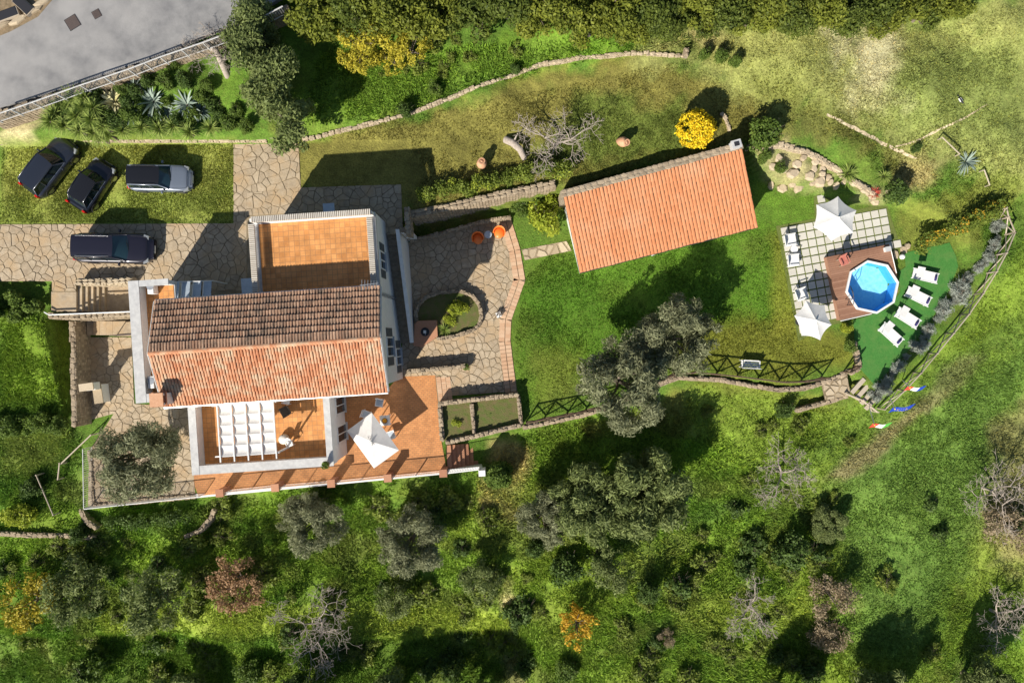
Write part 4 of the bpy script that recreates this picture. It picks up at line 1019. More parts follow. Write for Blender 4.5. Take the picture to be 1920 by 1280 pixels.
for k in range(9):
    a = rnd(0, 6.28); q0 = Vector((rnd(-.28, .28), rnd(-.2, .2), 0)); q = [q0 + Vector((.07 * math.cos(a + i * .9), .09 * math.sin(a + i * .7), 0)) * i for i in range(3)]
    zf = lambda v: 2.75 - .5 * (max(abs(v.x / (1.26 * 1.216)), abs(v.y / (.84 * 1.216))) ** .9) + .035
    b.tube([Vector((v.x, v.y, zf(v))) for v in q], .012, 4)
b.build('script_print', M['dark'], pr, world=False)
# chairs and tables on the pool terrace
for (x, y, a, lab) in ((1482, 450, 100, 'white armchair nearest the top left corner of the pool terrace'), (1488, 488, 95, 'white armchair below the small round table on the pool terrace'),
                       (1503, 551, 110, 'white armchair just above the lower white parasol')):
    p = P(x, y, .45); armchair('garden_chair', lab, (p.x, p.y, .05), rad(a + 180), 'whitepaint', 'whitepaint', .4, .8, 'white pool chairs')
def round_table(name, label, p, r, h, m, leg='zinc'):
    t = thing(name, label, 'table', p); MB().lathe([(r, h - .03), (r, h)], n=20).build('top', M[m], t, world=False)
    MB().tube([(0, 0, 0), (0, 0, h - .03)], .03, 8).build('leg', M[leg], t, world=False); MB().lathe([(r * .6, 0), (r * .55, .03), (.04, .05)], n=14).build('base', M[leg], t, world=False); return t
p = P(1489, 467, .5); round_table('round_table', 'small round white table between the two white armchairs', (p.x, p.y, .05), .26, .48, 'whitepaint')
# sun loungers
for (x, y, a, lab) in ((1735, 517, -13, 'topmost of the four white sun loungers, almost level'), (1722, 556, -26, 'second white sun lounger from the top'),
                       (1702, 596, -32, 'third white sun lounger from the top'), (1671, 627, -42, 'lowest and most slanted of the four white sun loungers')):
    p = P(x, y, .35); t = thing('sun_lounger', lab, 'sun lounger', (p.x, p.y, .03), rad(a), 'sun loungers on the turf')
    MB().box((0, 0, .3), (1.75, .62, .05)).build('bed', M['whitepaint'], t, world=False, bevel=.012)
    for s in (-1, 1): MB().box((0, s * .34, .31), (1.85, .05, .06)).build('side_rail', M['whitepaint'], t, world=False)
    for s in (-1, 1):
        for q in (-1, 1): MB().box((s * .72, q * .3, .14), (.05, .05, .28)).build('leg', M['whitepaint'], t, world=False)
    pi = MB(); pi.lathe([(.02, -.21), (.085, -.19), (.095, 0), (.085, .19), (.02, .21)], n=10); pi.v = [(.7 + xx * .9, zz, .39 + yy * .7) for xx, yy, zz in pi.v]; pi.build('pillow', M['navy'], t, world=False, smooth=True)
    hood = MB(); hood.hexa([(-1.02, -.36, 1.05), (-.55, -.36, 1.12), (-.55, .36, 1.12), (-1.02, .36, 1.05), (-1.02, -.36, 1.07), (-.55, -.36, 1.14), (-.55, .36, 1.14), (-1.02, .36, 1.07)]); hd = hood.build('sun_hood', M['fabric'], t, world=False)
    for s in (-1, 1): MB().tube([(-.55, s * .36, .33), (-.8, s * .37, 1.08)], .018, 5).build('hood_arm', M['whitepaint'], hd, world=False)
# ---------------------------------------------------------------- terrace furniture
TZ = .03
for (x, y, a, lab) in ((711, 755, 170, 'white dining chair at the top of the terrace table'), (686, 777, 250, 'white dining chair half under the left edge of the terrace parasol'),
                       (733, 815, 20, 'white dining chair showing at the lower right under the terrace parasol')):
    p = P(x, y, .5); t = thing('dining_chair', lab, 'chair', (p.x, p.y, TZ), rad(a), 'white terrace dining chairs')
    f = MB()
    for (c, d) in (((0, .24, .45), (.54, .06, .04)), ((0, -.24, .45), (.54, .06, .04)), ((.24, 0, .45), (.06, .42, .04)), ((-.24, 0, .45), (.06, .42, .04))): f.box(c, d)
    f.build('seat_frame', M['whitepaint'], t, world=False); MB().box((0, 0, .44), (.42, .42, .03)).build('seat', M['bluegrey'], t, world=False)
    for s in (-1, 1):
        for q in (-1, 1): MB().box((s * .24, q * .24, .22), (.05, .05, .44)).build('leg', M['whitepaint'], t, world=False)
    MB().box((0, -.27, .68), (.52, .04, .42)).build('backrest', M['whitepaint'], t, world=False)
p = P(722, 788, .75); t = thing('dining_table', 'white square table with a bowl of oranges on the terrace', 'table', (p.x, p.y, TZ), rad(5))
MB().box((0, 0, .73), (.7, .7, .04)).build('top', M['whitepaint'], t, world=False, bevel=.01)
for s in (-1, 1):
    for q in (-1, 1): MB().box((s * .3, q * .3, .36), (.05, .05, .71)).build('leg', M['whitepaint'], t, world=False)
t = thing('fruit_bowl', 'dark bowl heaped with oranges on the white terrace table', 'bowl', (p.x, p.y, TZ + .75))
MB().lathe([(.06, 0), (.15, .05), (.19, .1), (.17, .1), (.13, .06)], n=16).build('bowl', M['woodbrown'], t, world=False, smooth=True)
M['fruit'] = mat('orange_fruit', (.75, .32, .015), (.85, .42, .02), 20, .6)
for k in range(8):
    a = k * .9; r = .1 if k < 7 else 0; b = MB(); b.lathe([(.01, -.06), (.045, -.04), (.06, 0), (.045, .04), (.01, .06)], (r * math.cos(a), r * math.sin(a), .12 + (.05 if k == 7 else rnd(0, .02))), 8); b.build('orange', M['fruit'], t, world=False, smooth=True)
# pergola on the balcony
def pg(px, py): return HU(px, py, 5.3)
u0, v0 = pg(409, 760); u1, v1 = pg(520, 848)
pgl = thing('pergola', 'white pergola with scalloped cloth canopy on the balcony', 'pergola', HW(u0, v1, 3.13))
pz = 5.3
for u in (u0, u1):
    for v in (v0, v1): b = MB(); hbox(b, u - .05, u + .05, v - .05, v + .05, 3.13, pz); b.build('post', M['whitepaint'], pgl)
for v in (v0, v1): b = MB(); hbox(b, u0 - .35, u1 + .15, v - .04, v + .04, pz, pz + .12); b.build('beam', M['whitepaint'], pgl)
for k in range(5):
    u = u0 + (u1 - u0) * k / 4; b = MB(); hbox(b, u - .035, u + .035, v1 - .35, v0 + .35, pz + .122, pz + .22); b.build('rafter', M['whitepaint'], pgl)
for k in range(4):
    ua = u0 + (u1 - u0) * k / 4 + .04; ub = u0 + (u1 - u0) * (k + 1) / 4 - .04
    for q in range(5):
        va = v1 + (v0 - v1) * q / 5; vb = v1 + (v0 - v1) * (q + 1) / 5; b = MB()
        b.grid(lambda s, t: HW(ua + (ub - ua) * s, va + (vb - va) * t, pz + .15 - .1 * math.sin(math.pi * t) ** .7), 3, 8); b.build('cloth_swag', M['fabric'], pgl, smooth=True)
for (x, y, a, lab) in ((600, 742, -30, 'dark wooden armchair at the top of the balcony right of the pergola'),):
    p = P(534, 772, 3.6); armchair('balcony_chair', 'dark rattan chair at the upper right corner of the pergola', (p.x, p.y, 3.14), rad(120), 'blacksling', 'dark', .42, .6)
    p = P(537, 752, 3.6); armchair('balcony_chair', 'white chair beside the villa wall above the pergola corner', (p.x, p.y, 3.14), rad(170), 'whitepaint', 'whitepaint', .42, .42)
    p = P(544, 831, 3.5); armchair('balcony_chair', 'small white chair at the lower right corner of the pergola', (p.x, p.y, 3.14), rad(200), 'whitepaint', 'whitepaint', .4, .38)
p = P(530, 824, 3.6); t = thing('wicker_pouf', 'round beige wicker pouf beside the lower right pergola post', 'pouf', (p.x, p.y, 3.14)); MB().lathe([(.25, 0), (.33, .1), (.34, .28), (.28, .4), (.05, .43)], n=16).build('body', mat('wicker', (.5, .42, .3), (.6, .53, .4), 30, .9, .4), t, world=False, smooth=True)
MB().lathe([(.29, .38), (.27, .44), (.04, .45)], n=16).build('cushion', M['fabric'], t, world=False, smooth=True)
# folded clothes airer shadow maker: tall pole of the balcony parasol at the right edge
# terrace railing with brick pillars
pil = [(412, 924), (516, 914), (621, 906), (727, 896), (831, 887)]
for k, (x, y) in enumerate(pil):
    p = P(x, y, 1.3); nm = ('leftmost, beside the olive terrace', 'second from the left', 'third from the left, below the balcony corner', 'fourth from the left, below the terrace parasol', 'rightmost, at the red steps')[k]
    t = thing('brick_pillar', 'square brick pillar of the terrace railing, ' + nm, 'pillar', (p.x, p.y, -1.2), HA, 'brick railing pillars')
    for j in range(16): MB().box((0, 0, .04 + j * .155), (.42, .42, .145), rnd(-.02, .02)).build('brick_course', M['brickred'], t, world=False)
    MB().box((0, 0, 2.53), (.52, .52, .07)).build('cap', M['brickred'], t, world=False)
MB().prism(PW([(368,933),(838,888),(905,880),(905,874),(838,880),(366,925)], 0), -1.8, .02).build('terrace_wall', M['white'], None)
tag(bpy.data.objects['terrace_wall'], 'white plaster wall carrying the railing along the lower edge of the terrace', 'wall')
def railing(name, label, a, b, z0, z1, step=.11, m='whitepaint', bars=True, group=None):
    A = P(a[0], a[1], z1); B = P(b[0], b[1], z1); t = thing(name, label, 'railing', (A.x, A.y, z0), group=group)
    MB().tube([A, B], .03, 6).build('top_rail', M[m], t); lo = Vector((0, 0, z0 + .08 - z1)); MB().tube([A + lo, B + lo], .02, 5).build('bottom_rail', M[m], t)
    bb = MB(); n = int((B - A).length / step)
    for k in range(n + 1):
        q = A.lerp(B, k / n); bb.tube([q + lo, q], .017, 4, caps=False)
    if bars: bb.build('bars', M[m], t, kind='stuff')
    m_ = max(1, int((B - A).length / 1.6))
    for k in range(m_ + 1): q = A.lerp(B, k / m_); MB().box((q.x, q.y, (z0 + z1) / 2), (.05, .05, z1 - z0)).build('post', M[m], t)
    return t
nm = ['between the first and second brick pillars', 'between the second and third brick pillars', 'between the third and fourth brick pillars', 'between the fourth and fifth brick pillars']
for k in range(4):
    a, b_ = pil[k], pil[k + 1]; railing('terrace_railing', 'thin white bar railing ' + nm[k], (a[0] + 7, a[1]), (b_[0] - 7, b_[1] + .5), .02, 1.0, group='terrace railings')
railing('steps_railing', 'white railing beside the red steps down from the terrace', (838, 886), (903, 879), -.2, .85)
MB().box(tuple(P(905, 881, .2)), (.45, .4, 2.4), HA).build('end_pier', M['white']); tag(bpy.data.objects['end_pier'], 'white plaster pier at the foot of the red steps', 'pier')
st = thing('red_steps', 'flight of reddish steps going down from the orange terrace', 'stairs', P(870, 855, -1.2))
for k in range(8):
    x = 842 + k * 8.2; p = P(x, 856 - k * .7, -.15 - k * .14); MB().box((p.x, p.y, (-.1 - k * .15) / 2 - .9), (.34, 1.62, 1.7 - k * .15), HA).build('step', M['brickred'], st)
# planter soil
MB().prism(PW([(826,758),(884,752),(890,812),(834,824)]), -.3, .45).build('planter_soil', M['bedgreen'], kind='structure')
MB().prism(PW([(887,752),(970,744),(975,792),(893,811)]), -.3, .4).build('planter_soil', M['bedgreen'], kind='structure')
# kidney bed
kb = [(781,604),(779,588),(785,570),(800,556),(825,548),(860,545),(884,553),(898,570),(903,592),(897,610),(885,620),(860,628),(835,634),(818,634)]
MB().prism(PW(kb), -.1, .3).build('kidney_bed_soil', M['bedgreen'], kind='structure')
wall('kidney_bed_wall', 'curved stone rim of the kidney shaped planting bed on the patio', kb, .5, -.1, .26, .32, 1)
t = thing('brick_pedestal', 'square stone pedestal at the corner of the kidney shaped bed', 'pedestal', P(798, 626, 0)); MB().prism(PW([(777,607),(784,601),(819,600),(821,630),(790,650),(775,648)], .6), 0, .6).build('block', M['brickred'], t, bevel=.03)
p = P(797, 622, .6); MB().lathe([(.3, .6), (.3, .63)], (p.x, p.y, 0), 16).build('round_plate', M['dark'], t)
t = thing('tap_stand', 'small white tap stand on the pedestal of the kidney bed', 'tap', (p.x, p.y, .63)); MB().box((0, 0, .12), (.16, .2, .24)).build('block', M['whitepaint'], t, world=False); MB().tube([(.05, -.1, .2), (.05, -.2, .2), (.05, -.2, .12)], .02, 5).build('spout', M['zinc'], t, world=False)
# orange armchairs and round table on the patio
for (x, y, a, lab) in ((896, 448, 20, 'orange tub chair left of the small round table, in the shade'), (936, 437, -12, 'orange tub chair right of the small round table, partly in the sun')):
    p = P(x, y, .4); t = thing('tub_chair', lab, 'chair', (p.x, p.y, .05), rad(a + 180 - 8), 'orange patio tub chairs')
    b = MB(); n = 14
    b.lathe([(.3, .3), (.34, .36), (.3, .42)], n=16); b.v = [(x_, y_ * 1.1, z_) for x_, y_, z_ in b.v]; b.build('seat', M['orange'], t, world=False, smooth=True)
    b = MB()
    def shell(s, tt):
        a = rad(-20 + 220 * s) + math.pi; r = .37 + .06 * tt; hgt = .36 + (.2 + .24 * math.sin(math.pi * s)) * tt
        return (r * math.cos(a), r * math.sin(a) * 1.08, hgt)
    b.grid(shell, 16, 3); o = b.build('back_shell', M['orange'], t, world=False, smooth=True); so = o.modifiers.new('s', 'SOLIDIFY'); so.thickness = .035
    for s in (-1, 1):
        for q in (-1, 1): MB().tube([(s * .24, q * .24, .32), (s * .3, q * .3, 0)], .018, 5).build('leg', M['dark'], t, world=False)
p = P(915, 440, .5); round_table('side_table', 'small round grey table between the two orange tub chairs', (p.x, p.y, .05), .26, .5, 'bluegrey', 'dark')
# little white pot with twigs near the brick border
p = P(935, 590, .3); t = thing('flower_pot', 'white square pot with straggly dark twigs near the patio border', 'pot', (p.x, p.y, .05)); MB().box((0, 0, .17), (.3, .3, .34), .4, taper=1.2).build('pot', M['whitepaint'], t, world=False)
b = MB()
for k in range(14): a = rnd(0, 6.28); b.tube([(0, 0, .3), (.25 * math.cos(a), .25 * math.sin(a), .5), (.5 * math.cos(a + .3), .6 * math.sin(a + .3), rnd(.4, .7))], [.015, .012, .004], 4)
b.build('twigs', M['bark'], t, world=False)
p = P(873, 688, .9); t = thing('flower_pot', 'small terracotta pot at the right end of the low patio wall', 'pot', (p.x, p.y, .05)); MB().lathe([(.13, 0), (.2, .3), (.22, .3), (.22, .36), (.17, .36)], n=12).build('pot', M['terracotta'], t, world=False)
POTS = [t]
p = P(612, 871, 4.4); t = thing('flower_pot', 'potted green plant on the lower right corner of the balcony parapet', 'pot', (p.x, p.y, 4.1)); MB().lathe([(.12, 0), (.18, .26), (.2, .26), (.2, .31), (.15, .31)], n=12).build('pot', M['terracotta'], t, world=False); POTS.append(t)
# terracotta jars on the upper lawn
for (x0, y0, tip, rz, lab) in ((1157, 264, (-.45, -.35), 0, 'terracotta jar leaning on the lawn left of the yellow bush'), (903, 314, (.1, .25), 1, 'terracotta jar standing above the hedge, left of the bare tree')):
    p = G(x0, y0); t = thing('terracotta_jar', lab, 'jar', (p.x, p.y, p.z - .03))
    b = MB(); b.lathe([(.06, 0), (.16, .12), (.28, .42), (.33, .68), (.3, .9), (.2, 1.02), (.17, 1.1), (.2, 1.16)], n=18); o = b.build('body', M['terracotta'], t, world=False, smooth=True)
    b = MB(); b.lathe([(.21, 1.14), (.22, 1.19), (.14, 1.19), (.14, 1.12)], n=18); r_ = b.build('rim', M['terracotta'], t, world=False)
    t.rotation_euler = (tip[1] * .0 + (.35 if rz == 0 else -.1), (.45 if rz == 0 else .05), 0)
# white bench
p = P(1407, 680, .45); t = thing('garden_bench', 'white slatted bench on the lawn before the crossed fence', 'bench', (p.x, p.y, 0), rad(-3))
for k in range(3): MB().box((0, -.12 + k * .17 - .1, .45), (1.28, .13, .035)).build('seat_slat', M['whitepaint'], t, world=False)
for k in range(3): MB().box((0, -.34 - k * .02, .56 + k * .13), (1.28, .03, .1)).build('back_slat', M['whitepaint'], t, world=False)
for s in (-1, 1):
    MB().box((s * .6, -.1, .6), (.06, .5, .04)).build('armrest', M['whitepaint'], t, world=False)
    for q in (-.32, .14): MB().box((s * .6, q, .3), (.06, .06, .6)).build('leg', M['whitepaint'], t, world=False)
# white barbecue on the court
p = P(187, 735, .6); t = thing('barbecue', 'white masonry barbecue with a hood standing on the left court', 'barbecue', (p.x, p.y, 0), rad(8))
MB().box((.05, -.1, .45), (.55, 1.25, .9)).build('counter', M['white'], t, world=False); MB().box((.05, -.1, .93), (.6, 1.3, .06)).build('worktop', M['stonepale'], t, world=False)
MB().box((0, .45, 1.25), (.6, .5, .6)).build('firebox', M['white'], t, world=False); MB().box((0, .45, 1.72), (.75, .42, .36), taper=.95).build('hood', M['white'], t, world=False); MB().box((.0, .45, 2.0), (.95, .5, .09)).build('hood_cap', M['stonepale'], t, world=False)
# sunken stairs: two flights
st = thing('stone_stairs', 'sunken stone stairs in two flights between the car park and the court', 'stairs', P(180, 565, 0))
def fl(x0, x1, y0, y1, z, nm='step'): MB().prism(PW([(x0, y0), (x1, y0), (x1, y1), (x0, y1)], z), -.2, z).build(nm, M['flag'], st)
fl(96, 143, 547, 584, 2.97, 'landing')
for k in range(5): fl(143 + k * 10.5, 143.3 + (k + 1) * 10.5, 532, 584, 2.8 - k * .17)
fl(196, 247, 532, 584, 1.95, 'landing')
fl(211, 247, 602, 630, 1.1, 'landing')
for k in range(6): fl(211 - (k + 1) * 12, 210.7 - k * 12, 602, 628, .95 - k * .16)
railing('court_handrail', 'thin rusty handrail beside the lower flight of the sunken stairs', (205, 629), (247, 626), 1.1, 1.95, m='iron', bars=False)
MB().tube([P(83, 585, 3.3), P(92, 590, 3.3), P(246, 584, 3.3)], .045, 6).build('wall_pipe', M['whitepaint']); tag(bpy.data.objects['wall_pipe'], 'thin white rail along the wall of the sunken stairs', 'rail')
# glass railing round the olive terrace
railing('glass_railing', 'white framed railing down the left side of the olive terrace', (155, 842), (157, 953), 0, 1.05, .14, bars=True)
railing('glass_railing', 'white railing along the lower edge of the olive terrace', (158, 954), (372, 931), 0, 1.0, .14)
wall('olive_terrace_edge', 'stone edge wall under the railing of the olive terrace', [(168,845),(172,948),(366,930)], .12, -2.0, .4, .45, 1)
# rustic rails left of the railing
for (a, b_, lab) in (((185, 812), (127, 866), 'grey wooden rail slanting up from the glass railing corner'), ((127, 864), (122, 894), 'short grey wooden rail below the slanting one'), ((84, 886), (113, 960), 'lone grey wooden rail standing in the long grass')):
    A = G(*a); B = G(*b_); A.z += .9; B.z += .8; t = thing('wooden_rail', lab, 'rail', (A.x, A.y, A.z - .9)); MB().tube([A, B], .045, 6).build('rail', M['wood'], t)
    for q in (A, B): MB().tube([(q.x, q.y, q.z - 1.2), (q.x, q.y, q.z + .05)], .05, 6).build('post', M['wood'], t)
# ---------------------------------------------------------------- crossed timber fences
def xfence(name, label, pts, h=1.05, m='woodbrown', rr=.05, follow=False, group=None, ztop=None):
    t = thing(name, label, 'fence', pts[0], group=group)
    for k, p in enumerate(pts):
        MB().tube([(p.x, p.y, p.z - .2), (p.x, p.y, p.z + h + .08)], rr * 1.15, 7).build('post', M[m], t)
        if k:
            a = pts[k - 1]
            MB().tube([a + Vector((0, 0, h)), p + Vector((0, 0, h))], rr, 6).build('top_rail', M[m], t)
            MB().tube([a + Vector((0, 0, .1)), p + Vector((0, 0, h - .08))], rr * .85, 6).build('cross_rail', M[m], t)
            MB().tube([a + Vector((0, 0, h - .08)), p + Vector((0, 0, .1))], rr * .85, 6).build('cross_rail', M[m], t)
    return t
xfence('cross_fence', 'dark brown crossed timber fence below the patio beds, left of the big olive', [P(x, y, .05) for x, y in ((987,790),(1021,783),(1063,775),(1098,768))], group='lawn fences')
xfence('cross_fence', 'dark brown crossed timber fence along the lawn edge behind the white bench', [P(x, y, .05) for x, y in ((1098,768),(1140,755),(1180,737),(1220,716),(1262,700),(1303,697),(1343,701),(1382,705),(1421,710),(1460,715),(1502,714),(1540,707))], group='lawn fences')
xfence('cross_fence', 'short dark timber fence end beside the turf corner', [P(x, y, .05) for x, y in ((1582,697),(1600,686))], group='lawn fences')
F2 = [G(x, y) for x, y in ((1884,440),(1868,478),(1850,512),(1826,552),(1800,590),(1772,625),(1742,662),(1712,698),(1682,730),(1645,765))]
xfence('rustic_fence', 'pale weathered timber fence curving round the outside of the lavender row', F2, 1.0, 'wood', .045)
F3 = [G(x, y) for x, y in ((1884,440),(1872,412),(1868,395))]
xfence('rustic_fence', 'short pale timber fence closing the right end of the lavender row', F3, 1.0, 'wood', .05)
F4 = [G(x, y) for x, y in ((1574,735),(1606,748),(1634,770))]
xfence('rustic_fence', 'pale timber handrail beside the wooden steps below the turf', F4, .9, 'wood', .045)
st = thing('timber_steps', 'timber steps in dirt at the lower end of the turf', 'stairs', G(1612, 735))
for k in range(4):
    p = G(1600 + k * 9, 722 + k * 10); MB().box((p.x, p.y, -.02 - k * .14), (.3, 1.3, .16), rad(-42)).build('step', M['wood'], st)
# lone poles and rails on the right
for (a, b_, h, lab) in (((1758, 262), (1790, 293), .5, 'thin pale rail on the slope above the big agave'), ((1836, 322), (1846, 350), .5, 'thin pale rail right of the big agave')):
    A = G(*a); B = G(*b_); t = thing('slope_rail', lab, 'rail', (A.x, A.y, A.z)); MB().tube([A + Vector((0, 0, h)), B + Vector((0, 0, h))], .04, 6).build('rail', M['wood'], t)
    for q in (A, B): MB().tube([q + Vector((0, 0, -.2)), q + Vector((0, 0, h + .02))], .035, 6).build('post', M['wood'], t)
# flags on poles
M['flagblue'] = mat('blue_flag', (.01, .05, .42), rough=.8); M['flagred'] = mat('flag_red', (.65, .06, .04), rough=.8); M['flaggreen'] = mat('flag_green', (.1, .42, .06), rough=.8); M['flagwhite'] = mat('flag_white', (.75, .75, .75), rough=.8); M['gold'] = mat('flag_gold', (.8, .6, .05), rough=.8)
def flag(label, base, top, L, W, stripes, stars=0, ang=0.0):
    A = G(*base); Tp = P(top[0], top[1], A.z + 4.3); t = thing('flag', label, 'flag', A)
    T = Vector((A.x + (Tp.x - A.x), A.y + (Tp.y - A.y), A.z + 4.3))
    MB().tube([A, T + Vector((0, 0, .1))], .03, 6).build('pole', M['whitepaint'], t); MB().lathe([(.05, 0), (.05, .06), (.01, .1)], tuple(T + Vector((0, 0, .1))), 8).build('finial', M['gold'], t)
    d = Vector((math.cos(ang), math.sin(ang), 0)); e = Vector((-math.sin(ang) * .45, math.cos(ang) * .45, .85)); n = len(stripes)
    f = lambda s, w: T + d * (L * s) - e * (W * (1 - w)) + Vector((0, 0, -.1)) + Vector((-math.sin(ang), math.cos(ang), 0)) * .06 * math.sin(s * 7 + w)
    for k, m in enumerate(stripes):
        b = MB(); b.grid(lambda s, w: f((k + s) / n, w), 6, 4); b.build('cloth', M[m], t, smooth=True)
    up = d.cross(e).normalized()
    for k in range(stars):
        a = 2 * math.pi * k / stars; c = f(.5 + .2 * math.cos(a), .5 + .3 * math.sin(a)) + (up if up.z > 0 else -up) * .03
        for sg in (1, -1):
            b = MB(); b.v = [tuple(c + d * (.05 * (1 if q % 2 else .45) * math.cos(q * .628)) + e * (.06 * (1 if q % 2 else .45) * math.sin(q * .628)) + up * .004 * sg) for q in range(10)]; b.f = [tuple(range(10))]; b.lc = [.5]
            if sg == 1: b.build('star', M['gold'], t)
flag('red, white and green flag, lowest of the three flags below the turf', (1628, 756), (1638, 796), 1.3, .7, ['flagred', 'flagwhite', 'flaggreen'], ang=rad(4))
flag('blue flag with a ring of small stars, middle of the three flags', (1668, 742), (1676, 766), 1.5, .8, ['flagblue'], 12, ang=rad(10))
flag('white flag with red and blue ends, uppermost of the three flags', (1692, 712), (1704, 726), 1.2, .6, ['flagred', 'flagwhite', 'flagblue'], ang=rad(2))
# road fence
A = [P(x, y, 7.1) for x, y in ((-20,219),(60,192),(150,160),(240,130),(300,107),(380,80),(445,56),(530,12))]
rf = thing('road_fence', 'long grey metal fence along the lower edge of the road', 'fence', (A[0].x, A[0].y, 6.1))
for a, c in zip(A, A[1:]):
    dz = Vector((0, 0, -.85)); MB().tube([a, c], .04, 5).build('top_rail', M['cap'], rf); MB().tube([a + dz, c + dz], .025, 5).build('bottom_rail', M['cap'], rf); b = MB(); n = int((c - a).length / .14)
    for k in range(n): q = a.lerp(c, k / n); b.tube([q + dz, q], .014, 4, caps=False)
    b.build('bars', M['cap'], rf, kind='stuff')
    for s in (0, .5): q = a.lerp(c, s); MB().box((q.x, q.y, 6.55), (.06, .06, 1.1)).build('post', M['cap'], rf)
# bird on the slope
p = G(1798, 190); t = thing('bird', 'small black and white bird standing on the dry slope', 'bird', p, rad(-60))
b = MB(); b.lathe([(.005, -.2), (.05, -.16), (.085, -.06), (.09, .04), (.06, .13), (.05, .17), (.055, .2), (.04, .25), (.012, .27), (.004, .31)], n=10); b.v = [(z_, y_, .13 + x_ * .9 + max(0, z_) * .35) for x_, y_, z_ in b.v]; bd = b.build('body', M['dark'], t, world=False, smooth=True)
for s in (-1, 1):
    MB().hexa([(-.16, s * .06, .16), (.1, s * .06, .15), (.1, s * .1, .15), (-.16, s * .1, .14), (-.16, s * .06, .19), (.1, s * .06, .2), (.1, s * .1, .19), (-.16, s * .1, .16)]).build('wing', M['whitepaint'], t, world=False)
    MB().tube([(.02, s * .04, .08), (.03, s * .04, 0)], .008, 4).build('leg', M['dark'], t, world=False)
MB().box((-.3, 0, .15), (.26, .06, .015)).build('tail', M['dark'], t, world=False)
# ---------------------------------------------------------------- cars
def carpaint(name, c): return mat(name, c, rough=.28, spec=.5, metal=.25, coat=1.0)
M['p_navy'] = carpaint('paint_grey_blue', (.022, .026, .038)); M['p_black'] = carpaint('paint_black', (.008, .008, .012)); M['p_silver'] = carpaint('paint_silver', (.17, .2, .25)); M['p_plum'] = carpaint('paint_dark_plum', (.016, .014, .024))
M['carglass'] = mat('car_glass', (.012, .02, .026), rough=.04, spec=.8); M['carglassb'] = mat('car_glass_blue', (.02, .05, .065), rough=.05, spec=.8)
M['tyre'] = mat('tyre', (.02, .02, .02), rough=.9); M['rim'] = mat('alloy', (.5, .5, .52), rough=.3, metal=.9); M['headlight'] = mat('headlight', (.3, .32, .34), rough=.08, spec=.8); M['taillight'] = mat('taillight', (.5, .012, .01), rough=.2); M['plate'] = mat('plate', (.8, .8, .78), rough=.5); M['panoroof'] = mat('dark_roof', (.012, .012, .014), rough=.12, spec=.6)
